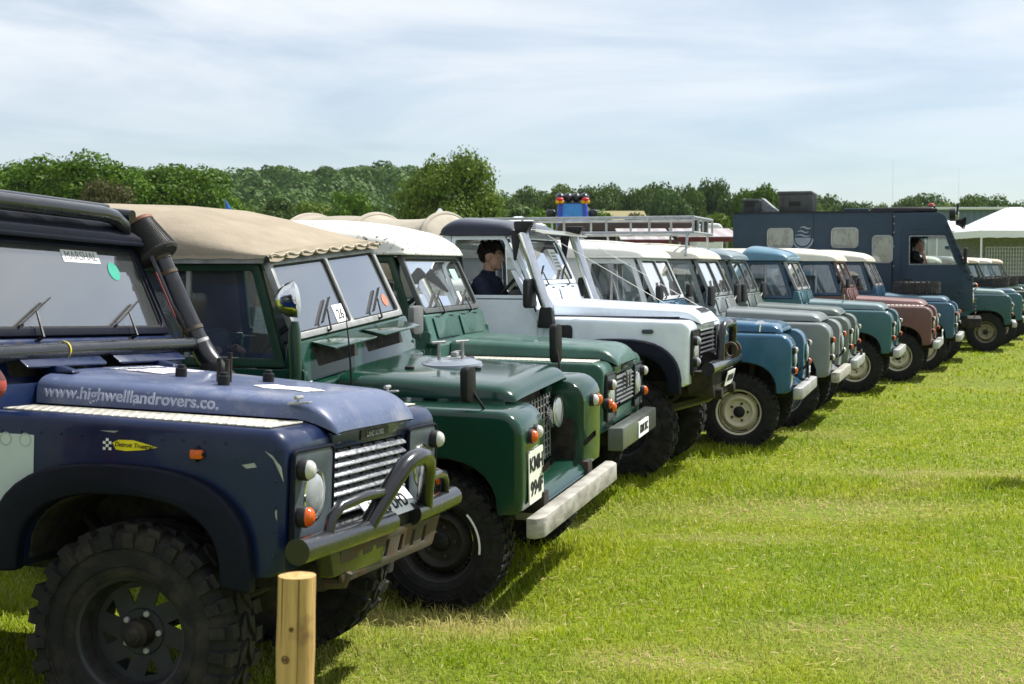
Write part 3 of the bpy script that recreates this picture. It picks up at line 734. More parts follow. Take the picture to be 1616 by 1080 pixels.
def car(name, label, px, Y, lx, ly, yaw, pitch=0, roll=0, zoff=0, **kw):
    c = NS(**{**DEF, **kw}); group = 'off-road cars parked side by side in the row'
    Rm = Matrix.Rotation(-rad(yaw), 3, 'Z') @ Matrix.Rotation(-rad(pitch), 3, 'Y') @ Matrix.Rotation(rad(roll), 3, 'X')
    off = Rm @ Vector((lx, ly, 0)); X = stand(px, Y).x
    root = empty(name, (X - off.x, Y - off.y, zoff), Rm.to_euler()); tag(root, label, 'car', group)
    P = c.paint; dz = c.dz; rimmat = c.rimmat or P; tm = c.tyremat or rubber; S = c.style; W = .80
    bon = c.bonnetmat or P; up = c.upper or P; bulk = c.bulk or P; scr = c.screenmat or bulk; capm = c.capmat or galv
    zt, xf, xb, zb, xt, zs, wst = c.zt + dz, c.xf, c.xb, c.zb + dz, c.xt, c.zs + dz, c.waist + dz
    xr, bot = -.66, .56 + dz; rx = -c.rear
    c.P, c.root = P, root
    # --- running gear
    g = G()
    for s in (-1, 1): g.box(rx + .05, xf + .02, s * .44 - .045, s * .44 + .045, .50 + dz, .62 + dz)
    for xx in (xf - .10, -.55, -1.4, rx + .12): g.box(xx - .05, xx + .05, -.40, .40, .515 + dz, .605 + dz)
    g.build('chassis', darkmetal, root, bev=.008)
    for xx, o in ((0, .18), (-c.wb, 0)):
        g = G(); g.tube([(xx, -c.track + .04, c.R), (xx, c.track - .04, c.R)], .045, 10); g.sphere((xx, o, c.R), (.15, .13, .15)); g.build('axle', darkmetal, root)
        for s in (-1, 1):
            sp = [(xx + t * .55, s * .44, c.R + .07 + .10 * (2 * abs(t)) ** 2 * .8) for t in (-1, -.75, -.5, -.25, 0, .25, .5, .75, 1)]
            g = G(); g.grid([[(a, b - .03, z), (a, b + .03, z), (a, b + .03, z + .035), (a, b - .03, z + .035)] for a, b, z in sp], close=True); g.build('leaf_spring', darkmetal, root)
            if xx == 0: G().tube([(xx + .07, s * .50, c.R + .02), (xx + .10, s * .52, .86 + dz)], [.03, .026], 8).build('damper', rusty, root)
    G().tube([(.20, -.6, c.R + .05), (.21, .6, c.R + .06)], .016, 8).build('track_rod', darkmetal, root)
    for xx in (0, -c.wb):
        for s in (-1, 1): wheel(root, xx + (c.ax if xx == 0 else 0), s * c.track, c.R, c.tw, c.knobs, c.rim, rimmat, tm, s, c.steer if xx == 0 else 0).location.z += c.wdz[0 if s < 0 else 1]
    # --- engine bay and floor, so that no daylight shows through
    G().box(-.60, xf - .24, -.36, .36, .56 + dz, zt - .06).build('engine_bay', darkmetal, root, bev=.03)
    # --- front wings with wheel arches
    az, aw, ah = .56 + dz, .385, .295
    if S == 'flush': az, aw, ah = .60 + dz, .43, .275
    rc = .13 if S == 'series' else .075
    top_r = zt + (.012 if S == 'series' else .02)
    poly = [(xr, bot), (xr, top_r), (xr + .3, top_r)] + arc(xf - rc, zt - rc, rc, rc, 90, 0, 6) + [(xf - .006, az + .10), (xf - .012, az + .02)]
    nout = len(poly)
    poly += [(xf - .05, az - .0)] + [(x - .02, z) for x, z in arc(c.ax, az, aw, ah, 0, 180, 14, 2.5)] + [(-aw - .05 + c.ax, bot)]
    poly = [p for i, p in enumerate(poly)]
    outline = set((round(a, 4), round(b, 4)) for a, b in poly[1:nout + 1])
    rbev = .050 if S == 'series' else .042
    for s in (-1, 1):
        g = G(); g.ext(poly, lambda a, b, d: (a, d, b), s * W, s * c.wi)
        def sel(e, s=s): return all(abs(abs(v.co.y) - W) < 1e-4 and v.co.y * s > 0 and (round(v.co.x, 4), round(v.co.z, 4)) in outline for v in e.verts) and min(v.co.x for v in e.verts) > xr - 1
        def sel2(e, s=s): return all(abs(abs(v.co.y) - c.wi) < 1e-4 and (round(v.co.x, 4), round(v.co.z, 4)) in outline for v in e.verts)
        wg = g.build('wing', P, root, groups=[(sel, rbev, 5), (sel2, .012, 2)], ang=8, sm=32)
        if S == 'flush' and c.flare:
            oc = [(x - .04, z) for x, z in arc(c.ax, az - .02, c.flare[0], c.flare[1], -2, 182, 20, 2.7)]; ic = [(x - .035, z) for x, z in arc(c.ax, az - .02, aw - .01, ah + .01, -2, 182, 20, 2.6)]
            G().ext(oc + ic[::-1], lambda a, b, d: (a, d, b), s * (W - .01), s * (W + c.flare[2])).build('wheel_arch', c.flaremat, wg, bev=.014, seg=3, ang=40)
        if c.chequer:
            strip = [(xr + .01, .755), (xr + .01, .548), (xf - .085, .470 if S == 'flush' else .53), (xf - .085, .755)]
            G().ext(strip, lambda a, b, d, s=s: (a, s * b, d + top_r - (max(0, a - (xr + .3)) / (xf - rc - xr - .3)) * (top_r - zt)), .002, .008).build('chequer_plate', chequer_mat(), wg, bev=.002)
    for s in (-1, 1):      # dark liner inside each wheel arch
        oa, ia = [[(x - .02, z) for x, z in arc(c.ax, az, aw - k, ah - k, 0, 180, 14, 2.5)] for k in (.003, .012)]
        G().ext(oa + ia[::-1], lambda a, b, d: (a, d, b), s * (W - .02), s * (c.wi - .02)).build('arch_liner', darkmetal, root)
        G().box(-aw - .10 + c.ax, xf - .06, min(s * c.wi, s * (c.wi - .02)), max(s * c.wi, s * (c.wi - .02)), .58 + dz, az + ah + .02).build('inner_wing', darkmetal, root)
    if c.rivets:
        rv = G()
        for s in (-1, 1):
            pts = [(x, top_r - .075) for x in np.arange(xr + .04, xf - .16, .085)] + [(xr + .022, z) for z in np.arange(bot + .06, zt - .10, .085)] + [(xf - .035, z) for z in np.arange(az + .08, zt - .14, .09)]
            for x, z in pts: rv.lathe([(0, .0065), (.0025, .0055), (.004, 0)], (x, s * W, z), (0, s, 0), 8)
        rv.build('rivets', P, root)['kind'] = 'stuff'
    # --- bonnet
    xs0, xs1 = xr + .005, xf - (.13 if S == 'series' else -.035)
    N = 22; xs, hw, zbb, hh = [], [], [], []
    for i in range(N + 1):
        t = i / N; x = xs0 + (xs1 - xs0) * (1 - (1 - t) ** 1.6); fr = (x - xs0) / (xs1 - xs0)
        drop = max(0, (fr - .90) / .10); e = math.sqrt(max(0, 1 - drop ** 2))
        xs.append(x); hw.append((.535 - (.03 if S == 'series' else .095) * fr) * (1 - .06 * drop ** 3)); zbb.append(top_r + .014 - (top_r - zt) * min(1, fr * 1.1) - (.012 * drop if S == 'series' else .055 * max(0, (fr - .86) / .14) ** 2)); hh.append((.125 - .045 * fr) * (.14 + .86 * e))
    bg_ = G(); rows = dome(xs, hw, zbb, hh, 5.0, 26); bg_.grid(rows)
    lowr = [[(x, s * w, z) for s, w, z in ((-1, hw[i], zbb[i]), (-1, hw[i] - .02, zbb[i] - .001))] for i, x in enumerate(xs)]
    bg_.grid([[r[0] for r in rows], [(r[0][0], r[0][1] + .03, r[0][2] - .002) for r in rows]]); bg_.grid([[r[-1] for r in rows], [(r[-1][0], r[-1][1] - .03, r[-1][2] - .002) for r in rows]])
    bg_.grid([rows[-1], [(xs1 - .03, y * .97, zbb[-1] - .004) for _, y, _ in rows[-1]]])
    bonnet = bg_.build('bonnet', bon, root, sm=60); c.bonnet = bonnet; c.bonnet_z = lambda x: np.interp(x, xs, [a + b for a, b in zip(zbb, hh)]); c.bonnet_edge = lambda x: np.interp(x, xs, zbb)
    # --- bulkhead, scuttle and vents
    prof = [(xr - .004, bot), (xr - .004, top_r + .10), (xb + .075, zb - .225), (xb + .012, zb - .008), (xb - .05, zb - .008), (xb - .10, top_r + .05), (xb - .06, bot)]
    G().ext(prof, lambda a, b, d: (a, d, b), -.775, .775).build('bulkhead', bulk, root, bev=.016, seg=3, ang=15)
    sd = Vector((xb + .012 - (xb + .075), 0, .217)).normalized(); nn = Vector((sd.z, 0, -sd.x))
    for s in (-1, 1):
        if c.vents == 'none': break
        o0 = Vector((xb + .016, 0, zb - .034)); ang = 0 if c.vents == 'closed' else rad(c.ventang)
        dn = (-sd * math.cos(ang) + nn * math.sin(ang)); nrm = (nn * math.cos(ang) + sd * math.sin(ang))
        G().ext(rrect(.05, .62, 0, .155, .012, 2), lambda a, b, d: o0 + Vector((0, s * a, 0)) + dn * b + nrm * d + nn * .004, .004, .014).build('vent_flap', c.flaps or bulk, root, bev=.004)
        if c.vents == 'open':
            G().ext(rrect(.07, .60, .02, .13, .01, 2), lambda a, b, d: o0 + Vector((0, s * a, 0)) - sd * b + nn * d, -.01, .005).build('vent_opening', darkmetal, root)
        for q in (.16, .50): G().tube([o0 + Vector((0, s * (q - .035), 0)) + nn * .012, o0 + Vector((0, s * (q + .035), 0)) + nn * .012], .009, 6).build('vent_hinge', blackplastic, root)
    # --- windscreen
    ud = Vector((xt - xb, 0, zs - zb)); L = ud.length; ud.normalize(); un = Vector((ud.z, 0, -ud.x))
    base = Vector((xb, 0, zb))
    def smap(a, b, d): return base + Vector((0, a * (1 - .045 * b / L), 0)) + ud * b + un * d
    fw, hwid = .036, .735
    holes = [rrect(-hwid + fw, -.012, fw, L - fw, .02, 3), rrect(.012, hwid - fw, fw, L - fw, .02, 3)] if c.divider else [rrect(-hwid + fw, hwid - fw, fw, L - fw, .045, 4)]
    wf = G().ext(rrect(-hwid, hwid, 0, L, .03, 3), smap, -.03, .008, holes).build('windscreen_frame', scr, root, bev=.006, seg=2)
    for h in holes:
        x0, x1 = min(p[0] for p in h), max(p[0] for p in h)
        G().ext(rrect(x0 - .006, x1 + .006, fw - .006, L - fw + .006, .02, 3), smap, -.016, -.012).build('windscreen_pane', glass_screen, wf)
        G().ext(rrect(x0 - .004, x1 + .004, fw - .004, L - fw + .004, .025, 3), smap, -.010, -.004, [rrect(x0 + .010, x1 - .010, fw + .010, L - fw - .010, .02, 3)]).build('screen_seal', rubberseal, wf)
    c.smap, c.L, c.un, c.ud = smap, L, un, ud
    for s, yy in ((-1, -.36), (1, .36)):
        if c.divider: wiper(root, smap(yy, .01, .0), smap(yy + .07, .13, .0), un, .24, ud * .5 + Vector((0, .75, 0)))
        else: wiper(root, smap(yy, -.02, .01), smap(yy + .035, .10, .004), un, .30, Vector((0, 1, 0)) + ud * .45)
    # --- doors
    x0, x1 = xr - .012, c.x1
    for s in (-1, 1):
        d = G().ext(roundpoly([(x0 - .055, bot + .02), (x0 - .055, wst - .005), (x1, wst - .005), (x1, bot + .02)], .02), lambda a, b, q: (a, q, b), s * .750, s * .792).build('door', P, root, bev=.010, seg=3)
        G().ext(rrect(x1 + .06, x1 + .17, wst - .17, wst - .13, .015, 3), lambda a, b, q: (a, q, b), s * .79, s * .812).build('door_handle', blackplastic, d, bev=.005)
        for zz in (bot + .14, wst - .10): G().box(x0 - .085, x0 + .0, min(s * .79, s * .806), max(s * .79, s * .806), zz - .018, zz + .018).build('door_hinge', up if c.upper else P, d, bev=.004)
        lean = .13
        def dmap(a, b, q, s=s): return (a, s * (q - (b - wst) * lean), b)
        fr = [(xb - .055 + (0 if c.doorwin else .075), wst + .004), (xt - .05, zs - .012), (x1, zs - .012), (x1, wst + .004)]
        f_ = .048 if c.doorwin else .032
        k = (fr[1][0] - fr[0][0]) / (fr[1][1] - fr[0][1])
        hole = roundpoly([(fr[0][0] - f_ * 1.05 + k * f_, wst + f_), (fr[1][0] - f_ * 1.0 - k * f_, zs - .012 - f_), (x1 + f_, zs - .012 - f_), (x1 + f_, wst + f_)], .025)
        t = G().ext(roundpoly(fr, .015), dmap, .748, .786, [hole]).build('window_frame', up, d, bev=.006, seg=2)
        if c.doorwin or s > 0:
            xm = (hole[0][0] + x1) / 2 - .02
            G().ext(hole, dmap, .764, .768).build('window_pane', glass_side, t)
            if c.divider: G().ext([(xm - .012, wst + f_ - .01), (xm + .012, wst + f_ - .01), (xm + .012, zs - f_), (xm - .012, zs - f_)], dmap, .760, .778).build('window_slider', galv, t)
    # --- rear tub
    ra = arc(-c.wb, bot, .41, .33, 180, 0, 12, 2.6)
    tub = [(x1 - .012, bot + .01), (x1 - .012, wst), (rx, wst), (rx, bot + .02)] + [p for p in ra]
    for s in (-1, 1):
        t = G().ext(tub, lambda a, b, q: (a, q, b), s * .790, s * .50).build('tub_side', P, root, bev=.012, seg=2, ang=50)
        G().box(rx, x1 - .012, min(s * .745, s * .796), max(s * .745, s * .796), wst + .001, wst + .016).build('capping', capm, t, bev=.004)
    G().box(rx + .0, rx + .04, -.50, .50, bot + .02, wst).build('tailgate', P, root, bev=.01)
    G().box(rx + .04, xb - .06, -.62, .62, bot + .02, bot + .06).build('floor', trim, root)
    for s in (-1, 1): lamp(root, 'rear_lamp', rx, s * .70, .92 + dz, .035, lens_r, direction=(-1, 0, 0))
    # --- cab interior
    if c.interior:
        for yy in (-.42, .42):
            sb = G().box(-1.42, -.98, yy - .23, yy + .23, .84 + dz, .98 + dz).build('seat', seatmat, root, bev=.035, seg=3)
            G().hexa([(-1.50, yy - .22, .96 + dz), (-1.38, yy - .22, .96 + dz), (-1.38, yy + .22, .96 + dz), (-1.50, yy + .22, .96 + dz), (-1.60, yy - .20, 1.46 + dz), (-1.50, yy - .20, 1.46 + dz), (-1.50, yy + .20, 1.46 + dz), (-1.60, yy + .20, 1.46 + dz)]).build('seat_back', seatmat, sb, bev=.035, seg=3)
            if c.headrest and yy < 0: G().hexa([(-1.60, yy - .13, 1.49 + dz), (-1.52, yy - .13, 1.49 + dz), (-1.52, yy + .13, 1.49 + dz), (-1.60, yy + .13, 1.49 + dz), (-1.63, yy - .12, 1.70 + dz), (-1.55, yy - .12, 1.70 + dz), (-1.55, yy + .12, 1.70 + dz), (-1.63, yy + .12, 1.70 + dz)]).build('headrest', seatmat, sb, bev=.035, seg=3)
        G().ext([(xb - .06, 1.12 + dz), (xb - .06, zb - .03), (xb - .20, zb - .05), (xb - .24, zb - .12), (xb - .18, 1.14 + dz)], lambda a, b, q: (a, q, b), -.72, .72).build('dashboard', trim, root, bev=.015)
        sc_, ax = Vector((-1.05, -.42, 1.38 + dz)), Vector((-.76, 0, .65)).normalized()
        rim_ = [(0.015 * math.cos(t), .205 + .015 * math.sin(t)) for t in [2 * math.pi * i / 8 for i in range(8)]]
        sw = G().lathe(rim_, sc_, ax, 32, closed=True).build('steering_wheel', blackplastic, root); u = ax.cross(Vector((0, 1, 0))).normalized()
        for k in range(3):
            t = k * 2 * math.pi / 3 + .5; dd = Vector((0, 1, 0)) * math.cos(t) + u * math.sin(t)
            G().bar(sc_ - ax * .03, sc_ + dd * .20, .028, .01, ax).build('wheel_spoke', blackplastic, sw)
        G().tube([sc_ - ax * .0, sc_ - ax * .05, sc_ - ax * .42], [.035, .03, .024], 10).build('steering_column', blackplastic, root)
    # --- roof
    if c.roof in ('hard', 'cab'):
        xa, xz = xt + .045, (rx - .02 if c.roof == 'hard' else -1.60); rm = c.roofmat or P
        N = 26; xs_, hw_, zb_, hh_ = [], [], [], []
        for i in range(N + 1):
            t = i / N; x = xa + (xz - xa) * (.5 - .5 * math.cos(math.pi * t)); dd = min(xa - x, x - xz); e = min(1, dd / .16); e = math.sqrt(max(0, 1 - (1 - e) ** 2))
            rise = min(1, (xa - x) / .75)
            xs_.append(x); hw_.append(.745 * (.97 + .03 * e)); zb_.append(zs + .012); hh_.append((.06 + c.crown * (.35 + .65 * math.sin(rise * math.pi / 2))) * (.25 + .75 * e))
        r_ = G(); rows = dome(xs_, hw_, zb_, hh_, 3.4, 24); r_.grid(rows); r_.grid([rows[0], [(x, y, zs + .010) for x, y, _ in rows[0]]]); r_.grid([rows[-1], [(x, y, zs + .010) for x, y, _ in rows[-1]]])
        ro = r_.build('roof', rm, root, sm=60)
        gut = rrect(xz - .012, xa + .012, -.765, .765, .06, 4)
        G().ext(gut, lambda a, b, d: (a, b, d), zs - .006, zs + .013).build('gutter', rm, ro, bev=.004)
        if c.ribs:
            for yy in (-.33, -.165, 0, .165, .33):
                hm = [(x, np.interp(x, xs_[::-1], hh_[::-1])) for x in np.linspace(xa - .22, xz + .25, 14)]
                G().tube([(x, yy, zs + .012 + h * (1 - abs(yy / .745) ** 3.4) ** (1 / 3.4) - .002) for x, h in hm], .018, 6).build('roof_rib', rm, ro)
        c.roof_z = lambda x: zs + .012 + np.interp(x, xs_[::-1], hh_[::-1])
        if c.roof == 'hard':
            for s in (-1, 1):
                def hmap(a, b, q, s=s): return (a, s * (q - (b - wst) * .13), b)
                win = [rrect(-2.55, -1.80, wst + .16, wst + .42, .05)] if c.sidewin else []
                sd_ = G().ext([(x1 - .012, wst + .018), (x1 - .012, zs - .004), (rx + .01, zs - .004), (rx + .01, wst + .018)], hmap, .752, .784, win).build('side_panel', up, root, bev=.006)
                if win: G().ext(win[0], hmap, .764, .768).build('side_window', glass_side, sd_)
            G().ext([(-.72, wst + .02), (.72, wst + .02), (.66, zs - .006), (-.66, zs - .006)], lambda a, b, d: (d, a, b), rx + .0, rx + .03, [rrect(-.45, .45, wst + .14, zs - .10, .05)]).build('rear_door', up, root, bev=.006)
        else:
            bk = G().ext([(-.745, wst - .2), (.745, wst - .2), (.68, zs - .006), (-.68, zs - .006)], lambda a, b, d: (d, a, b), -1.59, -1.56, [rrect(-.40, .40, wst + .14, zs - .12, .05)]).build('cab_back_panel', up, root, bev=.006)
            G().ext(rrect(-.40, .40, wst + .14, zs - .12, .05), lambda a, b, d: (d, a, b), -1.577, -1.573).build('cab_back_window', glass_side, bk)
            for s in (-1, 1):
                def qmap(a, b, q, s=s): return (a, s * (q - (b - wst) * .13), b)
                G().ext([(x1 - .008, wst + .004), (x1 - .008, zs - .008), (-1.585, zs - .008), (-1.585, wst + .004)], qmap, .752, .784).build('cab_corner', up, root, bev=.006)
    # --- front end
    if S == 'series':
        xp = xf - .20
        rp = G().ext(roundpoly([(-.405, .60 + dz), (.405, .60 + dz), (.405, zt - .03), (.30, zt + .055), (-.30, zt + .055), (-.405, zt - .03)], .03), lambda a, b, d: (d, a, b), xp - .03, xp, [rrect(-.30, .30, .66 + dz, zt - .02, .03)]).build('radiator_panel', P, root, bev=.006)
        G().box(xp - .06, xp - .04, -.30, .30, .66 + dz, zt - .02).build('radiator', darkmetal, rp)
        gw = galv if c.split else blackplastic
        for i in range(9): G().box(xp + .012, xp + .018, -.29, .29, .69 + dz + i * .042 - .003, .69 + dz + i * .042 + .003).build('grille_bar', gw, rp)
        for i in range(11): G().box(xp + .018, xp + .024, -.28 + i * .056 - .003, -.28 + i * .056 + .003, .67 + dz, 1.05 + dz).build('grille_bar', gw, rp)
        ap = [(xp, .615 + dz), (xp + .06, .645 + dz), (xp + .14, .630 + dz), (xf - .01, .585 + dz), (xf + .004, .565 + dz)]
        G().grid([[(a, -.40, b) for a, b in ap], [(a, .40, b) for a, b in ap], [(a, .40, b - .02) for a, b in ap], [(a, -.40, b - .02) for a, b in ap]], close=False).build('apron', P, root)
        if c.lamps == 'grille':
            for s in (-1, 1): headlamp(root, xp + .03, s * .30, .93 + dz, proud=.03)
        else:
            for s in (-1, 1):
                headlamp(root, xf - .004, s * .60, .88 + dz, ring=P, proud=.01)
                hi, lo = (lens_c, lens_o) if c.lamps == 'co' else (lens_o, lens_c)
                lamp(root, 'side_lamp', xf - .002, s * .715, .965 + dz, .034, hi); lamp(root, 'indicator', xf - .004, s * .715, .775 + dz, .034, lo)
    if c.bumper == 'series':
        bz0, bz1, bx0, bx1, bw = .505 + dz + c.bz, .615 + dz + c.bz, xf + .015, xf + .105, .80
        bp = [(bx0, -bw), (bx1 - .035, -bw), (bx1, -bw + .05), (bx1, bw - .05), (bx1 - .035, bw), (bx0, bw)]
        G().ext(bp, lambda a, b, d: (a, b, d), bz0, bz1).build('bumper', c.bumpermat or galv, root, bev=.012, seg=2)
        for s in (-1, 1): G().box(xf - .15, bx0 + .002, s * .44 - .04, s * .44 + .04, bz0 + .02, bz1 - .01).build('bumper_bracket', galv, root, bev=.006)
    if c.spare:
        greyrub = two_tone('weathered_rubber', (.040, .038, .037), (.075, .070, .066), 12, .4, .7, rough=.85)
        sp = put('spare_wheel', cached(('tyre', .40, .19, 'road', 'weathered'), lambda: tyre_mesh(.40, .19, 'road')), greyrub, root, (-.17, 0, c.bonnet_z(-.17) + .115), (rad(-90), 0, 0))
        put('tread', cached(('tread', .40, .19, 'road', 'weathered'), lambda: tread_mesh(.40, .19, 'road')), greyrub, sp)['kind'] = 'stuff'
        put('rim', cached(('rim', 'steel', .175, rimmat.name), lambda: steel_rim(.175)), rimmat, sp)
    if c.mirrors == 'wing':
        for s in (-1, 1): mirror(root, (xf - .27, s * .70, zt - .01), (xf - .30, s * .74, zt + .20), .11, .17)
    elif c.mirrors == 'door':
        for s in (-1, 1): mirror(root, (xb + .02, s * .775, wst + .05), (xb + .03, s * .92, wst + .13), .13, .22)
    elif c.mirrors == 'post':
        for s in (-1, 1): mirror(root, (xb + .01, s * .76, zb - .05), (xb + .04, s * .83, zb + .08), .10, .14)
    return root, c

def chequer_mat():
    if 'chequer' in MATS: return MATS['chequer']
    m, n, l, o = mat_new('chequer_plate')
    p = n.new('ShaderNodeBsdfPrincipled'); v = vec(n, l); h = None
    for ang in (45, -45):
        mp = n.new('ShaderNodeMapping'); mp.inputs['Rotation'].default_value = (0, 0, rad(ang)); mp.inputs['Scale'].default_value = (38, 17, 1); l.new(v, mp.inputs[0])
        b = n.new('ShaderNodeTexVoronoi'); b.inputs['Scale'].default_value = 1; b.inputs['Randomness'].default_value = 0; l.new(mp.outputs[0], b.inputs['Vector'])
        mr = n.new('ShaderNodeMapRange'); mr.inputs[1].default_value = .45; mr.inputs[2].default_value = .2; l.new(b.outputs['Distance'], mr.inputs[0])
        if h is None: h = mr.outputs[0]
        else:
            k = n.new('ShaderNodeMath'); k.operation = 'MAXIMUM'; l.new(h, k.inputs[0]); l.new(mr.outputs[0], k.inputs[1]); h = k.outputs[0]
    c = mix(n, l, noise(n, l, v, 12, 5, .6, .4, .7), (.62, .60, .52), (.40, .38, .32))
    setp(p, l, Base_Color=c, Roughness=.45, Metallic=.25); l.new(bump(n, l, h, 1.0, .006), p.inputs['Normal']); l.new(p.outputs[0], o.inputs['Surface']); MATS['chequer'] = m; return m
# ------------------------------------------------------------------ flush front end with slatted grille
def flush_front(root, c, slatmat, bezelmat, panelmat, badge='LAND ROVER', nslat=7, lampz=(.97, .80), lens2=(None, None), plate_y=None, badge_mat=None, ring=None):
    dz, xf, zt = c.dz, c.xf, c.zt + c.dz
    G().box(xf - .10, xf - .06, -.40, .40, .64 + dz, zt - .02).build('radiator', blackplastic, root)
    bp = G().box(xf - .05, xf + .008, -.398, .398, zt - .10, zt - .035).build('badge_panel', c.P, root, bev=.006)
    if badge:
        b = G().ext(rrect(-.15, .15, -.020, .020, .004, 2), lambda a, q, d: (xf + d, a + .02, zt - .066 + q), .008, .013).build('badge', blackplastic, bp)
        lettering('lettering', badge, .030, silver, b, (xf + .0145, .02, zt - .066), (0, 1, 0), (0, 0, 1), depth=.0008, bold=.0006)
    z0, z1 = .765 + dz, zt - .108
    fr = G().ext(rrect(-.398, .398, z0 - .02, z1 + .006, .01, 2), lambda a, q, d: (xf - .05 + d, a, q), 0, .012, [rrect(-.375, .375, z0, z1 - .004, .01, 2)]).build('grille', blackplastic, root)
    sl = [(-.020, .014), (.014, -.008), (.014, -.015), (.006, -.015), (-.020, .006)]
    for i in range(nslat):
        z = z0 + .02 + (z1 - z0 - .035) * i / (nslat - 1)
        G().ext([(xf + a, z + b) for a, b in sl], lambda a, b, d: (a, d, b), -.385, .385).build('grille_slat', slatmat, fr, bev=.002, seg=1)
    for i in range(6):
        y = -.32 + .64 * i / 5
        G().box(xf - .034, xf - .004, y - .004, y + .004, z0 - .005, z1 + .002).build('grille_divider', blackplastic, fr)
    G().box(xf - .05, xf - .004, -.398, .398, .64 + dz, z0 - .022).build('lower_panel', panelmat, root, bev=.006)
    for s in (-1, 1):
        bz0, bz1 = .70 + dz, min(zt - .085, 1.045 + dz); y0, y1 = sorted((s * .415, s * .752))
        hz = (bz0 + bz1) / 2 + .005; hy = s * .575
        hole = [(hy + .098 * math.cos(2 * math.pi * i / 28), hz + .098 * math.sin(2 * math.pi * i / 28)) for i in range(28)]
        bz = G().ext(rrect(y0, y1, bz0, bz1, .02, 3), lambda a, b, d: (xf + d, a, b), .002, .016, [hole]).build('headlamp_bezel', bezelmat, root, bev=.004)
        G().ext(rrect(y0 - .012, y1 + .012, bz0 - .012, bz1 + .012, .03, 3), lambda a, b, d: (xf + d, a, b), .001, .022, [rrect(y0 - .001, y1 + .001, bz0 - .001, bz1 + .001, .02, 3)]).build('bezel_frame', c.bezelframe, bz, bev=.004)
        headlamp(root, xf + .003, hy, hz, .086, ring or chrome, proud=.004)
        lamp(root, 'side_lamp', xf + .012, s * .705, lampz[0] + dz, .038, lens2[0] or lens_c, depth=.035); lamp(root, 'indicator', xf + .012, s * .705, lampz[1] + dz, .038, lens2[1] or lens_o, depth=.035)

navy = paint('navy_paint', (.004, .016, .072), .34, .22, dust=(.10, .11, .20), coat=.2, bscale=5, bstr=.24)
navyfade_lit = paint('faded_sunlit_bonnet', (.115, .150, .275), .34, .9, dust=(.72, .70, .72), coat=.1, bscale=5, bstr=.16)  # faded, dusty navy; also lightened to paint in the sunlit look of the top
navymatt = paint('navy_arch', (.006, .008, .020), .5, .2, dust=(.03, .03, .03), coat=-.3, spec=.15)
rangreen = paint('dark_green_paint', (.010, .058, .036), .20, .10, dust=(.10, .13, .10), coat=.6, bstr=.14)
sagegreen = paint('mid_green_paint', (.050, .140, .105), .36, .5, dust=(.40, .46, .40), coat=.2)
white = paint('white_paint', (.74, .80, .88), .28, .12, dust=(.52, .50, .44), coat=.5)
lichen = two_tone('lichen_roof', (.66, .65, .60), (.12, .12, .10), 30, .565, .64, rough=.7, stretch=(1, 1, 1), detail=9, bumpf=.1)
navyroof = paint('dark_navy_roof', (.008, .011, .030), .42, .15, dust=(.2, .2, .22), coat=.4)
canvas_tan = None
def canvas(name, col):
    if name in MATS: return MATS[name]
    m, n, l, o = mat_new(name); p = n.new('ShaderNodeBsdfPrincipled'); v = vec(n, l)
    c = mix(n, l, noise(n, l, v, 3, 6, .65, .35, .7), tuple(x * .82 for x in col), col); c = mix(n, l, noise(n, l, v, 1.2, 4, .6, .5, .75, 0, .5), c, tuple(x * .62 for x in col))
    setp(p, l, Base_Color=c, Roughness=.92, Specular_IOR_Level=.1)
    w1 = n.new('ShaderNodeTexNoise'); w1.inputs['Scale'].default_value = 220; l.new(v, w1.inputs[0]); w2 = n.new('ShaderNodeTexNoise'); w2.inputs['Scale'].default_value = 6; w2.inputs['Detail'].default_value = 4; l.new(v, w2.inputs[0])
    ad = n.new('ShaderNodeMath'); ad.operation = 'MULTIPLY_ADD'; ad.inputs[1].default_value = .1; l.new(w1.outputs[0], ad.inputs[0]); l.new(w2.outputs[0], ad.inputs[2])
    l.new(bump(n, l, ad.outputs[0], .5, .03), p.inputs['Normal']); l.new(p.outputs[0], o.inputs['Surface']); MATS[name] = m; return m
tan = canvas('tan_canvas', (.345, .295, .225)); greytan = canvas('grey_canvas', (.40, .365, .30)); navycanvas = canvas('navy_canvas', (.03, .04, .10))
cream = paint('limestone_paint', (.66, .63, .54), .42, .25, dust=(.42, .38, .30), coat=.2)
rimcream = paint('cream_rim', (.60, .55, .40), .45, .3, dust=(.30, .26, .18), coat=.2)
blue = paint('mid_blue_paint', (.032, .140, .250), .26, .15, dust=(.22, .27, .28), coat=.5)
teal = paint('teal_paint', (.050, .160, .185), .34, .3, dust=(.25, .30, .30), coat=.3)
grey = paint('grey_paint', (.265, .300, .300), .40, .3, dust=(.30, .29, .25), coat=.2)
olivegrey = paint('green_grey_paint', (.185, .225, .205), .42, .3, dust=(.26, .26, .21), coat=.2)
maroon = paint('faded_brown_paint', (.200, .095, .085), .48, .4, dust=(.34, .27, .24), coat=.1)
marine = paint('marine_blue_paint', (.040, .120, .210), .32, .25, dust=(.22, .27, .28), coat=.4)
dkblue = paint('door_blue_paint', (.030, .080, .150), .32, .25, coat=.4)
drkgreen2 = paint('bottle_green_paint', (.016, .060, .035), .35, .3, dust=(.18, .2, .16), coat=.3)
gunmetal = plain('grey_bezel', (.060, .075, .090), .4, var=.2)
bumpgrey = paint('grey_bumper_paint', (.115, .13, .12), .45, .35, dust=(.3, .3, .26))
concrete = two_tone('weathered_bumper', (.20, .19, .165), (.40, .385, .34), 8, .35, .65, rough=.65, metallic=.1, stretch=(1, 1, 2))

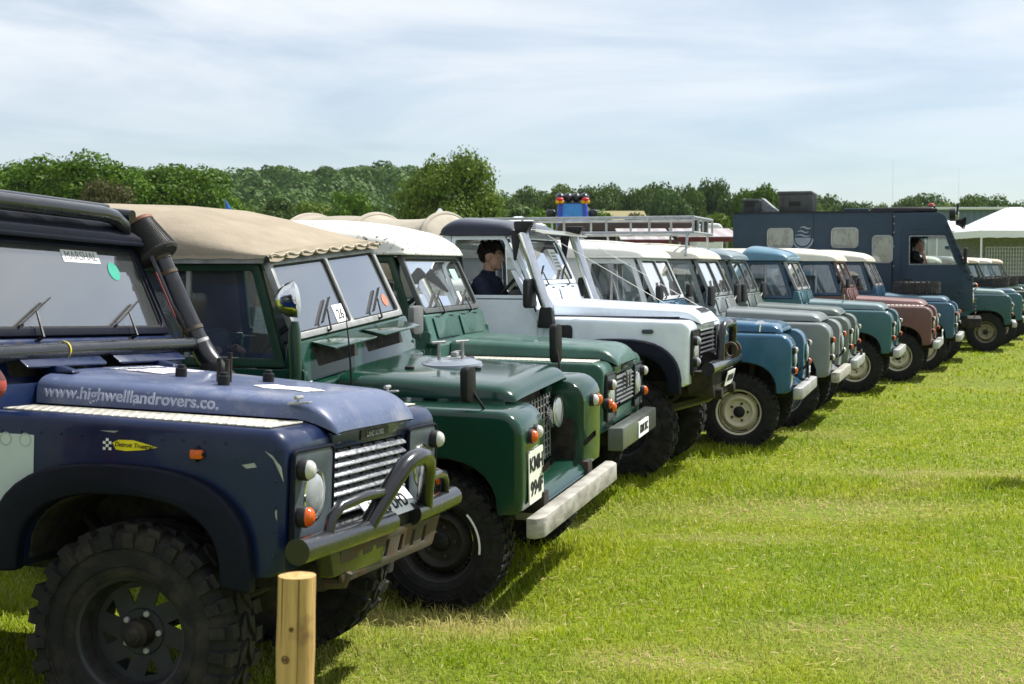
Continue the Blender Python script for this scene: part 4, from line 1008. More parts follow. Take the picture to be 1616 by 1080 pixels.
# ================= 1: navy car with snorkel, cage and bull bar
root, c = car('off_road_car', 'navy blue off-road car with snorkel, roll cage and tubular bull bar, nearest in the row', 209, 5.25, 0, -.82, 16.5, -1, -2,
    style='flush', paint=navy, zt=1.13, xf=.55, dz=.02, R=.408, tw=.27, knobs='mud', rim='spoke', rimmat=plain('black_rim', (.03, .032, .035), .55, var=.35), tyremat=mudrubber, track=.685, wb=2.36, rear=3.1,
    roof='hard', divider=False, vents='open', waist=1.28, bumper='none', mirrors='none', chequer=True, flare=(.545, .40, .055), flaremat=navymatt, roofmat=navymatt, bonnetmat=navyfade_lit, screenmat=navymatt, steer=3, ax=-.06, wdz=(-.045, .03), ventang=38, rivets=True)
N1, dz = root, .02
c.bezelframe = navymatt
flush_front(root, c, silver, gunmetal, silver, lampz=(.985, .815))
# bull bar
bb = G().tube([(.66, -.92, .745), (.665, -.5, .74), (.665, -.06, .735)], .047, 16).build('bull_bar', blackpaint, root)
G().tube([(.665, .19, .735), (.665, .45, .738), (.66, .74, .745)], .047, 16).build('bumper_tube', blackpaint, bb)
pth = [(.675, -.325, .75), (.70, -.265, .83), (.735, -.185, .925), (.75, -.135, .972), (.758, -.08, .992), (.76, .0, .998), (.758, .08, .992), (.75, .135, .972), (.735, .185, .925), (.70, .265, .83), (.675, .325, .75)]
G().tube(pth, .036, 14).build('bull_bar_hoop', blackpaint, bb)
G().tube([(.67, -.68, .775), (.675, -.665, .83), (.685, -.61, .868), (.705, -.42, .885), (.71, -.27, .88)], .021, 10).build('brace_tube', blackpaint, bb)
G().tube([(.67, .60, .775), (.675, .585, .83), (.685, .53, .868), (.705, .40, .885), (.71, .25, .88)], .021, 10).build('brace_tube', blackpaint, bb)
slots = [roundpoly([(y - .018, .595), (y + .022, .595), (y + .038, .665), (y - .002, .665)], .008, 2) for y in (-.36, -.22, -.08, .08, .22, .36)]
G().ext(roundpoly([(-.50, .56), (.50, .56), (.56, .70), (-.56, .70)], .02, 2), lambda a, b, d: (.645 + d + (b - .6) * .12, a, b), 0, .012, slots).build('bash_plate', rusty, bb, bev=.003)
G().hexa([(.60, -.62, .60), (.66, -.60, .60), (.66, -.10, .58), (.60, -.10, .58), (.60, -.66, .71), (.665, -.66, .71), (.665, -.10, .71), (.60, -.10, .71)]).build('bumper_bracket', blackpaint, bb, bev=.01)
G().tube([(.40, -.46, .575), (.58, -.46, .55), (.64, -.46, .56), (.66, -.46, .60)], [.022, .022, .026, .018], 8).build('tow_eye', rusty, bb)
G().box(.60, .66, -.06, .19, .70, .77).build('winch_fairlead', blackplastic, bb, bev=.01)
for y in (-.70, -.36, .42, .64): G().lathe([(0, .014), (.004, .014), (.004, 0)], (.70, y, .755), (1, 0, .25), 10).build('bolt_hole', rusty, bb)
plate(root, 'L113 DFD', .635, .0, .80, .52, .115, .088, tilt=42)
# snorkel on the far side
sn = G().tube([(-.44, .74, 1.19), (-.50, .78, 1.225), (-.58, .82, 1.27), (-.645, .835, 1.33), (-.70, .83, 1.42), (-.80, .815, 1.62), (-.905, .80, 1.83)], [.036, .045, .052, .055, .050, .050, .050], 16).build('snorkel', blackpaint, root)
ax = Vector((-.105, -.015, .21)).normalized(); o0 = Vector((-.895, .80, 1.81)); fx = Vector((-.135, 0, .185)).normalized()
ft = G(); ft.lathe([(-.01, .05), (.0, .095), (.012, .106), (.022, .106), (.026, .100), (.185, .072), (.19, .074), (.20, .074), (.202, 0)], o0, fx, 48); ft.build('air_filter', plain('filter_gauze', (.03, .028, .027), .8, bumpf=.6, bumpscale=120), sn, sm=25)
for i in range(48):
    t = 2 * math.pi * i / 48; u = fx.orthogonal().normalized(); w = fx.cross(u); dd = u * math.cos(t) + w * math.sin(t)
    G().bar(o0 + fx * .026 + dd * .1005, o0 + fx * .184 + dd * .0725, .0035, .004, dd).build('filter_pleat', blackplastic, sn)
G().lathe([(.190, .076), (.205, .076), (.210, .070), (.210, 0)], o0, fx, 28).build('filter_cap', rustcap, sn)
for q, m_ in ((-.02, rusty), (-.10, rusty), (-.40, rusty), (-.47, galv)):
    G().lathe([(q, .054), (q + .018, .054), (q + .018, .050), (q, .050)], o0, ax, 24, closed=True).build('hose_clamp', m_, sn)
for i in range(12): G().lathe([(0, .046 + .0006 * i), (.006, .050 + .0006 * i), (.012, .046 + .0006 * i)], Vector((-.49 - .012 * i, .775 + .005 * i, 1.22 + .0065 * i)), (-.75, .3, .45), 16).build('hose_rib', blackplastic, sn)
# external roll cage
cg = G().tube([(-.86, -.86, 1.50), (-.93, -.80, 1.88), (-.94, -.74, 1.965), (-.94, -.62, 1.99), (-.94, .0, 1.99), (-.94, .36, 1.99), (-.945, .46, 1.982), (-.955, .56, 1.95), (-1.0, .65, 1.88), (-1.08, .72, 1.78), (-1.16, .76, 1.62), (-1.20, .80, 1.30)], .036, 14).build('roll_cage', blackpaint, root)
G().tube([(-.70, -.885, 1.375), (-.70, 0, 1.385), (-.70, .87, 1.392)], .036, 14).build('cage_bar', blackpaint, cg)
G().tube([(-1.08, -.62, 2.035), (-1.08, .62, 2.035)], .018, 10).build('cage_bar', blackpaint, cg)
for s in (-.62, .62): G().tube([(-.94, s, 1.995), (-1.6, s * 1.05, 2.05), (-2.9, s * 1.05, 2.04)], .03, 12).build('cage_bar', blackpaint, cg)
G().tube([(-.905, .72, 1.83), (-.80, .76, 1.58), (-.70, .80, 1.40)], .014, 8).build('cage_strut', blackpaint, cg)
G().bar((-.865, .728, 1.735), (-.775, .762, 1.52), .006, .03, (0, 1, 0)).build('red_label', plain('red_tape', (.14, .03, .035), .6), cg)
G().lathe([(-.004, .039), (.004, .039), (.004, .036), (-.004, .036)], (-.70, -.29, 1.385), (0, 1, 0), 18, closed=True).build('cable_tie', plain('yellow_tie', (.55, .45, .06), .6), cg)
# bonnet fittings
B = c.bonnet; bz = c.bonnet_z
for x, y in ((-.25, -.12), (.03, -.28), (.06, .06)): G().lathe([(-.005, .024), (.034, .024), (.036, .020), (.036, .015), (.048, .015), (.05, .012), (.05, 0)], (x, y, bz(x)), (0, 0, 1), 16).build('rubber_stop', blackplastic, B)
for k, (x, y, h) in enumerate(((-.055, -.16, .095), (-.02, -.135, .12), (-.01, -.175, .095))): G().tube([(x, y, bz(x) - .01), (x, y, bz(x) + h)], .010, 10).build('mounting_stud', darkmetal, B)
for y in (-.46, .46):
    k = G().bar((.40, y, bz(.42) - .028), (.49, y, bz(.42) - .020), .034, .008).build('bonnet_catch', galv, B, bev=.003)
    G().tube([(.44, y - .028, bz(.42) - .004), (.44, y + .028, bz(.42) - .004)], .008, 8).build('catch_handle', galv, k); G().tube([(.44, y, bz(.42) - .03), (.44, y, bz(.42) - .002)], .007, 8).build('catch_pin', galv, k)
for y in (-.40, .40): G().hexa([(-.70, y - .05, bz(-.6) - .01), (-.56, y - .03, bz(-.6) - .004), (-.56, y + .03, bz(-.6) - .004), (-.70, y + .05, bz(-.6) - .01), (-.70, y - .04, bz(-.6) + .035), (-.57, y - .02, bz(-.6) + .006), (-.57, y + .02, bz(-.6) + .006), (-.70, y + .04, bz(-.6) + .035)]).build('bonnet_hinge', navy, B, bev=.004)
def bonnet_patch(pts, mat_, name, lift=.003):
    return G().ext(pts, lambda a, b, d: (a, b, bz(a) + lift + d - .018 * abs(b / .5) ** 3), 0, .0012).build(name, mat_, B)
peel = two_tone('peeling_white', (.74, .74, .72), (.10, .11, .20), 30, .56, .64, rough=.7)
bonnet_patch([(.12, -.20), (.20, -.26), (.30, -.21), (.36, -.24), (.40, -.12), (.30, -.06), (.22, -.10), (.16, -.07)], peel, 'peeled_sticker')
bonnet_patch(roundpoly([(-.52, -.12), (-.34, -.12), (-.34, .26), (-.52, .26)], .02, 2), two_tone('torn_sticker', (.70, .66, .72), (.10, .10, .20), 22, .48, .58, rough=.6), 'torn_sticker')
lettering('lettering', 'LAND ROVER SPARES', .036, whitepaint, B, (-.56, .06, bz(-.56) + .004), (.1, 1, 0), (-1, .1, .06), depth=.0006, bold=.001)
be = c.bonnet_edge
lettering('lettering', 'www.highwelllandrovers.co.', .066, plain('silver_letter', (.30, .33, .44), .5), B, (-.235, -.5375, be(-.235) + .046), (1, .030, -.028), (0, .10, 1), depth=.0012, bold=.0012)
for pts in ([(.47, 1.075), (.50, 1.06), (.535, 1.02), (.545, .97), (.530, 1.0), (.505, 1.045)], [(.38, 1.02), (.43, 1.03), (.44, 1.015), (.40, 1.008)], [(.515, .86), (.522, .87), (.524, .83), (.518, .84)], [(-.20, 1.115), (-.12, 1.118), (-.14, 1.110)]):
    G().ext(pts, lambda a, b, d: (a, -d, b), .80, .8012).build('paint_chip', plain('bare_chip', (.30, .32, .30), .6), root)
# door-side stickers, repeater and sheet on the near wing
wn1 = [o for o in root.children if o.name.startswith('wing')][0]
G().lathe([(0, .030), (.012, .030), (.02, .024), (.02, 0)], (.206, -.80, 1.05), (0, -1, 0), 4).build('side_repeater', blackplastic, root)
G().ext(rrect(.182, .230, 1.033, 1.067, .006, 2), lambda a, b, d: (a, -d, b), .80, .822).build('repeater_lens', lens_o, root, bev=.004)
st = G().ext([(-.145, 1.073), (-.12, 1.085), (-.06, 1.086), (-.02, 1.078), (.04, 1.064), (-.02, 1.052), (-.09, 1.045), (-.13, 1.049)], lambda a, b, d: (a, -d, b), .80, .8025).build('yellow_sticker', plain('sticker_yellow', (.72, .62, .02), .4), root)
lettering('lettering', 'Detroit Truetrac', .0235, blacktext, st, (-.055, -.8032, 1.066), (1, 0, -.03), (0, 0, 1), depth=.0005, shear=.25, bold=.0004)
for i in range(3):
    for j in range(4):
        if (i + j) % 2 == 0: G().box(-.185 + i * .012, -.174 + i * .012, -.802, -.8, 1.045 + j * .011, 1.055 + j * .011).build('chequer_square', whitepaint, st)
sh = G().ext(rrect(-.74, -.478, .828, 1.085, .004, 1), lambda a, b, d: (a, -d, b), .8015, .804).build('rally_sheet', plain('sheet', (.52, .62, .62), .6, var=.05), root)
for x, r in ((-.515, .026), (-.60, .026)): G().lathe([(0, r), (.001, r), (.001, r - .004), (0, r - .004)], (x, -.8042, 1.065), (0, -1, 0), 20, closed=True).build('printed_ring', plain('sheet_print', (.33, .42, .43), .7), sh)
pp = G().ext(rrect(.08, .38, c.L - .105, c.L - .045, .002, 1), c.smap, -.0115, -.010).build('window_sign', paper, root)
lettering('lettering', 'MARSHAL', .058, plain('grey_print', (.25, .25, .27), .6), pp, c.smap(.23, c.L - .075, -.0085), (0, 1, 0), c.ud, depth=.0005)
G().lathe([(0, .045), (.001, .045), (.001, 0)], c.smap(.47, c.L - .14, -.0105), c.un, 20).build('round_sticker', plain('green_print', (.04, .30, .22), .6), root)
# cab grab handles visible through the screen
for y in (-.25, -.12): G().tube([c.smap(y, .06, -.12), c.smap(y, .33, -.12)], .008, 6).build('grab_rail', galv, root)

# ================= 2: dark green with beige canvas
root, c = car('off_road_car', 'glossy dark green classic off-road car with beige canvas top', 688, 7.7, 0, -.78, 18.5, 0, 3.6, -.05, zb=1.45, zs=1.885, bz=-.065, x1=-1.95,
    paint=rangreen, R=.375, tw=.20, knobs='all', rimmat=plain('dark_rim', (.025, .022, .02), .6, var=.4), tyremat=rubber, lamps='grille', vents='open', roof='canvas', screenmat=galv, mirrors='none', bumper='series', bumpermat=concrete, rear=3.0, upper=drkgreen2)
N2 = root
rows = []
xs_ = [-.955, -1.0, -1.1, -1.25, -1.45, -1.7, -1.95, -2.2, -2.5, -2.8, -3.0, -3.04]
tops = [1.925, 1.940, 1.975, 2.025, 2.085, 2.140, 2.165, 2.18, 2.19, 2.19, 2.17, 2.10]
for x, zt_ in zip(xs_, tops):
    row = []
    for j in range(33):
        u = math.sin((j / 32 - .5) * math.pi); e = 1.905 if x > -1.9 else 1.89
        sag = .012 * math.sin(x * 9) * math.cos(u * 4)
        row.append((x, .745 * u, e + (zt_ - e) * max(0, 1 - abs(u) ** 3.6) ** (1 / 2.6) + sag * (1 - abs(u))))
    rows.append(row)
cv = G().grid(rows)
cv.grid([rows[-1], [(x, y, 1.30) for x, y, z in rows[-1]]])
cvo = cv.build('canvas_tilt', tan, root, sm=70)
for s in (-1, 1):
    sr = []
    for q in range(9):
        zz = 1.895 - (1.895 - 1.27) * q / 8
        sr.append([(x, s * (.745 + .05 * (1.895 - zz) / .62 + .008 * math.sin(x * 14 + q)), zz) for x in np.linspace(-1.97, -3.04, 16)])
    G().grid(sr).build('canvas_side', tan, cvo, sm=70)
    G().bar((-.985, s * .735, 1.882), (-1.96, s * .735, 1.882), .03, .028).build('tilt_rail', galv, cvo)
    hem = [[(x, s * .748, 1.912), (x, s * .757, 1.893 + .003 * math.sin(x * 30))] for x in np.linspace(-.96, -1.96, 24)]
    G().grid(hem).build('canvas_hem', tan, cvo)
sc_rows = [[], [], []]
for i in range(81):
    y = -.735 + 1.47 * i / 80; k = abs(math.sin(math.pi * 8 * i / 80)); x0, z0 = -.962, 1.918 + .02 * (1 - abs(y / .74) ** 3)
    sc_rows[0].append((x0, y, z0)); sc_rows[1].append((x0 + .016, y, z0 - .022)); sc_rows[2].append((x0 + .024 + .006 * k, y, z0 - .040 - .012 * k))
G().grid(sc_rows).build('scalloped_hem', tan, cvo, sm=60)
G().tube([(-.938, -.74 + 1.48 * i / 64, 1.908 + .008 * math.sin(i * math.pi / 4)) for i in range(65)], .006, 5).build('lacing_rope', plain('rope', (.42, .37, .29), .9), cvo)
for i in range(9): G().lathe([(0, .012), (.012, .010), (.012, 0)], (-.935, -.735 + 1.47 * i / 8, 1.902), (1, 0, .3), 8).build('lacing_hook', tan, cvo)
B = c.bonnet; bz = c.bonnet_z
d = G().lathe([(-.01, .185), (.010, .178), (.016, .155), (.026, .14), (.030, .10), (.030, 0)], (-.22, .10, bz(-.22)), (0, 0, 1), 36).build('spare_carrier', paint('carrier_silver', (.30, .34, .40), .3, .1), B)
for x, y in ((-.28, .06), (-.16, .13)):
    G().tube([(x, y, bz(-.22) + .03), (x, y, bz(-.22) + .13)], .011, 8).build('carrier_bolt', galv, d); G().tube([(x - .03, y - .03, bz(-.22) + .13), (x + .03, y + .03, bz(-.22) + .13)], .008, 6).build('bolt_handle', galv, d)
G().box(-.21, -.17, .06, .15, bz(-.22) + .044, bz(-.22) + .075).build('carrier_clamp', galv, d, bev=.006)
for x, y in ((-.36, -.20), (-.02, -.02), (-.20, .36)): G().lathe([(-.004, .028), (.012, .028), (.016, .022), (.016, 0)], (x, y, bz(x)), (0, 0, 1), 16).build('rubber_stop', blackplastic, B)
mirror(root, (.27, -.70, 1.095), (.20, -.76, 1.235), .085, .19); mirror(root, (.27, .70, 1.095), (.22, .76, 1.28), .085, .24)
a = G().tube([(-.49, -.70, 1.10), (-.49, -.70, 1.15)], .016, 10).build('aerial', galv, root); G().tube([(-.49, -.70, 1.15), (-.50, -.70, 1.42), (-.515, -.70, 1.60)], [.008, .005, .0025], 6).build('aerial_whip', blackplastic, a)
sl_ = G().tube([(-.775, -.80, 1.22), (-.775, -.80, 1.50), (-.77, -.80, 1.56)], [.035, .035, .02], 12).build('search_lamp', drkgreen2, root)
so, sa = Vector((-.79, -.80, 1.675)), Vector((.90, .42, .08)).normalized()
G().lathe([(-.085, 0), (-.08, .025), (-.06, .060), (-.025, .088), (.01, .098), (.018, .102), (.03, .102), (.032, .094)], so, sa, 28).build('lamp_bowl', chrome, sl_)
G().lathe([(.030, .096), (.042, .075), (.05, .04), (.052, 0)], so, sa, 28).build('lens', headglass, sl_)
for s in (-1, 1):
    lamp(root, 'indicator', .497, s * .655, .955, .037, lens_o, depth=.02); lamp(root, 'side_lamp', .497, s * .565, .965, .037, lens_c, depth=.02)
plate(root, 'KMH\n994F', .501, -.575, .735, .25, .28, .108, fg=blacktext, bg=plain('cream_plate', (.66, .67, .58), .6, var=.05))
G().tube([(.252 * math.cos(t), -.783, .375 + .252 * math.sin(t)) for t in np.linspace(-.15, .75, 9)], .006, 6).build('chalk_mark', whitepaint, root)
bdg = G().lathe([(0, .062), (.006, .062), (.010, .055), (.010, .045), (.006, .043)], (.335, -.18, .98), (1, 0, 0), 24).build('badge_ring', chrome, root)
lettering('lettering', 'Z', .08, chrome, bdg, (.345, -.18, .98), (0, 1, 0), (0, 0, 1), depth=.003, bold=.003)
pp = G().ext(rrect(-.16, -.02, .03, .155, .002, 1), c.smap, -.011, -.009).build('window_number', paper, root)
lettering('lettering', '26', .085, blacktext, pp, c.smap(-.09, .092, -.0075), (0, 1, 0), c.ud, depth=.0005)
G().lathe([(0, .04), (.001, .04), (.001, 0)], c.smap(.60, .12, -.010), c.un, 16).build('round_sticker', plain('orange_print', (.65, .22, .14), .6), root)
G().box(-.95, -.75, -.815, -.795, 1.05, 1.09).build('door_bracket', blackplastic, root, bev=.005)

# ================= 3: mid green with white roof
root, c = car('off_road_car', 'mid green off-road car with lichen-spotted white hard roof and slatted grille', 953, 9.85, .50, -.80, 14,
    style='flush', paint=sagegreen, zt=1.09, xf=.50, R=.38, tw=.20, roof='hard', roofmat=lichen, upper=drkgreen2, bulk=sagegreen, divider=False, bumper='none', mirrors='none', chequer=True, flare=None, sidewin=True, wb=2.77, rear=3.55, screenmat=plain('frame_grey', (.09, .10, .10), .5), crown=.185, rivets=True)
c.bezelframe = blackplastic
flush_front(root, c, plain('grille_grey', (.10, .105, .11), .5), gunmetal, sagegreen, lampz=(.945, .79), badge='LAND ROVER')
G().ext([(.53, -.80), (.63, -.76), (.63, .76), (.53, .80)], lambda a, b, d: (a, b, d), .50, .655).build('bumper', bumpgrey, root, bev=.008)
for s in (-1, 1): G().box(.38, .532, s * .44 - .04, s * .44 + .04, .53, .63).build('bumper_bracket', darkmetal, root, bev=.006)
plate(root, 'KB60 2UC', .632, .10, .57, .46, .115, .085)
lamp(root, 'indicator', .505, -.775, .82, .036, lens_o, depth=.03)
for q in ('T', 'F'): lettering('lettering', q, .16, silver, root, (.535, -.03 if q == 'T' else .10, .93), (0, 1, 0), (0, 0, 1), depth=.006, bold=.004)
mirror(root, (-.80, -.775, 1.22), (-.80, -.90, 1.38), .13, .20, plain('mirror_grey', (.16, .165, .17), .5))
G().ext(rrect(.40, .56, c.L * .55, c.L * .75, .01, 2), c.smap, -.011, -.010).build('window_sticker', plain('pale_green_print', (.35, .62, .50), .6), root)
G().ext(rrect(.33, .40, c.L * .12, c.L * .34, .004, 1), c.smap, -.011, -.010).build('tax_slip', paper, root)
G().ext(rrect(-1.36, -1.16, 1.52, 1.66, .01, 2), lambda a, b, d: (a, -d, b), .752, .755).build('blue_window_notice', plain('blue_print', (.10, .24, .60), .6), root)

# ================= 4: white with twin snorkels
root, c = car('off_road_car', 'white lifted off-road car with dark navy cab roof, twin steel snorkels and bull bar', 983, 11.85, 0, -.80, 17,
    style='flush', paint=white, zt=1.13, xf=.55, dz=.18, R=.42, tw=.26, knobs='mud', rimmat=plain('black_rim', (.03, .032, .035), .55, var=.35), rim='spoke', tyremat=mudrubber, track=.69, wb=2.36, rear=3.15,
    roof='cab', roofmat=navyroof, divider=False, bumper='none', mirrors='none', flare=(.53, .405, .095), flaremat=navymatt, doorwin=False, headrest=True, screenmat=white, rivets=True)
N4, C4, dz = root, c, .18
c.bezelframe = blackplastic
flush_front(root, c, blackplastic, blackplastic, blackplastic, badge=None, lampz=(.97, .80), lens2=(headglass, headglass))
bx = c.bonnet_z
lettering('lettering', 'DEFENDER', .085, blacktext, c.bonnet, (.525, .0, bx(.525) + .010), (0, 1, 0), (-1, 0, .55), depth=.002, bold=.003)
bb = G().tube([(.70, -.80, .93), (.72, -.30, .93), (.72, .30, .93), (.70, .80, .93)], .055, 14).build('bull_bar', blackpaint, root)
G().tube([(.72, -.33, .93), (.73, -.32, 1.18), (.735, -.30, 1.235), (.74, -.25, 1.265), (.745, 0, 1.27), (.74, .25, 1.265), (.735, .30, 1.235), (.73, .32, 1.18), (.72, .33, .93)], .036, 12).build('bull_bar_hoop', blackpaint, bb)
G().hexa([(.50, -.60, .70), (.70, -.48, .66), (.70, .48, .66), (.50, .60, .70), (.50, -.72, .90), (.70, -.62, .90), (.70, .62, .90), (.50, .72, .90)]).build('winch_tray', darkmetal, bb, bev=.015)
G().tube([(.62, -.25, .97), (.62, .25, .97)], .07, 14).build('winch_drum', darkmetal, bb)
plate(root, 'N883 EFA', .735, .12, .80, .42, .13, .08, tilt=-14)
for y in (.16, .34):
    G().tube([(.74 + .05 * math.cos(t), y, 1.03 + .06 * math.sin(t)) for t in np.linspace(0, 2 * math.pi, 14)], .016, 8).build('shackle', rusty, bb)
for y in (-.38, .30): G().lathe([(0, .05), (.05, .05), (.055, .04), (.055, .0)], (.70, y, .70), (1, 0, 0), 14).build('tow_shackle', darkmetal, bb)
for y in (-.36, .34): G().tube([(.08, y, .50), (.35, y, .56), (.62, y * .9, .64), (.70, y * .85, .70)], .02, 8).build('recovery_bar', paint('olive_bar', (.20, .19, .10), .6, .4), bb)
for s in (-1, 1):
    sn = G().tube([(-.62, s * .845, 1.31), (-.625, s * .85, 1.42), (-.66, s * .85, 1.50), (-.84, s * .83, 2.03)], [.052, .052, .045, .045], 16).build('snorkel', stainless, root)
    G().hexa([(-.70, s * .80, 1.245), (-.56, s * .80, 1.245), (-.56, s * .90, 1.245), (-.70, s * .90, 1.245), (-.675, s * .80, 1.42), (-.575, s * .80, 1.42), (-.575, s * .905, 1.42), (-.675, s * .905, 1.42)]).build('snorkel_boot', blackplastic, sn, bev=.015)
    G().hexa([(-.90, s * .785, 2.035), (-.79, s * .785, 2.025), (-.79, s * .885, 2.025), (-.90, s * .885, 2.035), (-.91, s * .785, 2.125), (-.745, s * .785, 2.125), (-.745, s * .885, 2.125), (-.91, s * .885, 2.125)]).build('snorkel_head', blackplastic, sn, bev=.02)
    for q in range(5): G().box(-.748, -.740, min(s * .79, s * .88), max(s * .79, s * .88), 2.045 + q * .015, 2.051 + q * .015).build('head_louvre', blackplastic, sn)
    G().hexa([(-.925, s * .79, 1.80), (-.905, s * .79, 1.80), (-.905, s * .81, 1.80), (-.925, s * .81, 1.80), (-.96, s * .77, 2.05), (-.86, s * .77, 2.05), (-.86, s * .79, 2.05), (-.96, s * .79, 2.05)]).build('snorkel_bracket', blackplastic, sn, bev=.006)
    G().hexa([(-.74, s * .775, 1.30), (-.66, s * .775, 1.30), (-.66, s * .80, 1.30), (-.74, s * .80, 1.30), (-.96, s * .77, 1.72), (-.92, s * .77, 1.72), (-.92, s * .79, 1.72), (-.96, s * .79, 1.72)]).build('a_post_plate', white, root, bev=.006)
G().hexa([(-.88, -.74, 2.065), (-.70, -.74, 2.02), (-.70, .80, 2.02), (-.88, .80, 2.065), (-.88, -.74, 2.075), (-.70, -.74, 2.03), (-.70, .80, 2.03), (-.88, .80, 2.075)]).build('sun_visor', paint('visor_grey', (.30, .31, .26), .5, .3), root, bev=.004)
for s, y0 in ((-1, -.55), (1, .62)): G().tube([(-.72, y0, 2.02), (.42, s * .56, bx(.42) - .03)], .003, 5).build('brush_wire', galv, root)
mr = mirror(root, (-.73, -.79, 1.36), (-.76, -.90, 1.53), .15, .24); mirror(root, (-.73, .79, 1.36), (-.76, .90, 1.53), .15, .24)
G().ext(rrect(-.59, -.42, 1.10, 1.27, .03, 3), lambda a, b, d: (a, -d, b), .80, .822).build('wing_vent', blackplastic, root, bev=.008)
G().ext(rrect(.16, .255, 1.208, 1.242, .015, 3), lambda a, b, d: (a, -d, b), .80, .818).build('side_repeater', gunmetal, root, bev=.006)
G().box(-.66, .42, -.552, -.532, 1.325, 1.338).build('bonnet_seal', rubberseal, root)
pp = G().ext(rrect(.30, .52, c.L * .30, c.L * .74, .004, 1), c.smap, -.011, -.0095).build('window_sign', paper, root)
for i in range(5): G().ext(rrect(.33, .49, c.L * (.36 + .07 * i), c.L * (.36 + .07 * i) + .016, .001, 1), c.smap, -.009, -.0085).build('printed_line', plain('grey_print', (.25, .25, .27), .6), pp)
rows = []
for x in np.linspace(-1.62, -3.25, 40):
    hoop = max(0, 1 - (min(abs(x + 1.80), abs(x + 2.45), abs(x + 3.10)) / .07) ** 2); fr = min(1, (-1.62 - x) / .16); bk = min(1, (x + 3.25) / .08)
    zt_ = 1.94 + (.255 + .03 * hoop) * (fr ** .6) * (.5 + .5 * bk) + .02 * math.sin((x + 1.8) * 4.8)
    rows.append([(x, (.66 + .02 * hoop) * math.sin((j / 24 - .5) * math.pi), 1.80 + (zt_ - 1.80) * math.cos((j / 24 - .5) * math.pi) ** .55 if 0 < j < 24 else 1.50) for j in range(25)])
tl = G().grid(rows).build('canvas_tilt', greytan, root, sm=70)
for xx in (-1.80, -2.45, -3.10):
    G().tube([(xx, .685 * math.sin((j / 24 - .5) * math.pi), 1.80 + (.425) * max(0, math.cos((j / 24 - .5) * math.pi)) ** .55) for j in range(1, 24)], .022, 8).build('tilt_hoop', greytan, tl)
# ================= 5 .. 10: the classic cars further along
root, c = car('off_road_car', 'bright blue classic off-road car with white cab, ribbed white roof and cream wheels', 1167, 13.8, 0, -.75, 16.7,
    paint=blue, R=.365, tw=.18, rimmat=rimcream, roofmat=paint('ivory_roof', (.72, .71, .66), .4, .2, dust=(.5, .47, .4)), upper=paint('pale_grey_top', (.58, .60, .60), .4, .2), ribs=True, bumpermat=galv, mirrors='post', zt=1.11, screenmat=paint('pale_grey_top', (.58, .60, .60)), bulk=blue)
plate(root, '2XS', .565, .25, .72, .16, .17, .09, bg=blacktext, fg=paper)
G().tube([(.18, -.62, 1.13), (.19, -.62, 1.20)], .008, 8).build('wing_mascot', chrome, root); G().hexa([(.13, -.625, 1.20), (.26, -.625, 1.21), (.26, -.615, 1.21), (.13, -.615, 1.20), (.16, -.622, 1.235), (.20, -.622, 1.24), (.20, -.618, 1.24), (.16, -.618, 1.235)]).build('wing_mascot', chrome, root)

root, c = car('off_road_car', 'grey classic off-road car carrying a silver roof rack on its cream roof', 1311, 15.6, .50, -.80, 17.5,
    paint=grey, R=.37, roofmat=cream, bumpermat=concrete, lamps='oc', mirrors='door', ribs=True, zt=1.14, wb=2.77, rear=3.55)
rk = empty('roof_rack', (0, 0, 0)); rk.parent = root
x0, x1, yw, za, zr = -1.02, -3.50, .62, 2.13, 2.30
def rail(a, b, n='rack_rail', r=.016): G().tube([a, b], r, 8).build(n, rackmetal, rk)
for z in (za, zr):
    rail((x0, -yw, z), (x0, yw, z)); rail((x1, -yw, z), (x1, yw, z))
    for s in (-1, 1): rail((x0, s * yw, z), (x1, s * yw, z))
for i in range(6):
    x = x0 + (x1 - x0) * i / 5
    for s in (-1, 1): rail((x, s * yw, za), (x, s * yw, zr), 'rack_post', .014)
    rail((x, -yw, za), (x, yw, za), 'rack_slat', .012)
for y in (-.3, .0, .3): rail((x0, y, za), (x0, y, zr), 'rack_post', .012)
for x in (-1.08, -2.3, -3.4):
    for s in (-1, 1): G().tube([(x, s * .745, 1.87), (x, s * .70, 1.98), (x, s * yw, za)], .015, 8).build('rack_leg', rackmetal, rk)
for y in (-.25, .30): G().lathe([(0, .0), (.01, .075), (.05, .085), (.06, .08), (.065, 0)], (x0 - .08, y, za + .07), (1, 0, 0), 20).build('rack_spotlight', blackplastic, rk)

root, c = car('off_road_car', 'green grey classic off-road car with dull blue-grey roof beside the roof-rack car', 1341, 17.7, .50, -.80, 17,
    paint=olivegrey, R=.37, rimmat=rimcream, roofmat=paint('blue_grey_roof', (.22, .29, .33), .45, .3, coat=.2), bumpermat=galv, mirrors='door', lamps='co', zt=1.14)
G().tube([(.58, .35 + .055 * math.cos(t), .62 + .055 * math.sin(t)) for t in np.linspace(0, 6.283, 14)], .014, 8).build('tow_ring', darkmetal, root)
root, c = car('off_road_car', 'teal classic off-road truck cab with rounded blue roof and pale dusty bonnet', 1409, 19.9, .50, -.80, 18.3,
    paint=teal, R=.375, rimmat=rimcream, roof='cab', roofmat=paint('sky_blue_roof', (.13, .29, .40), .4, .2, coat=.3), upper=dkblue, bonnetmat=paint('chalky_bonnet', (.26, .36, .38), .5, .4, dust=(.4, .4, .36)), bumpermat=galv, mirrors='none', lamps='co', zt=1.14, crown=.15, bulk=teal, screenmat=galv)
G().tube([(-.2, -.55, 1.24), (-.16, -.57, 1.30), (-.17, -.57, 1.36)], .01, 6).build('bonnet_mascot', chrome, root)
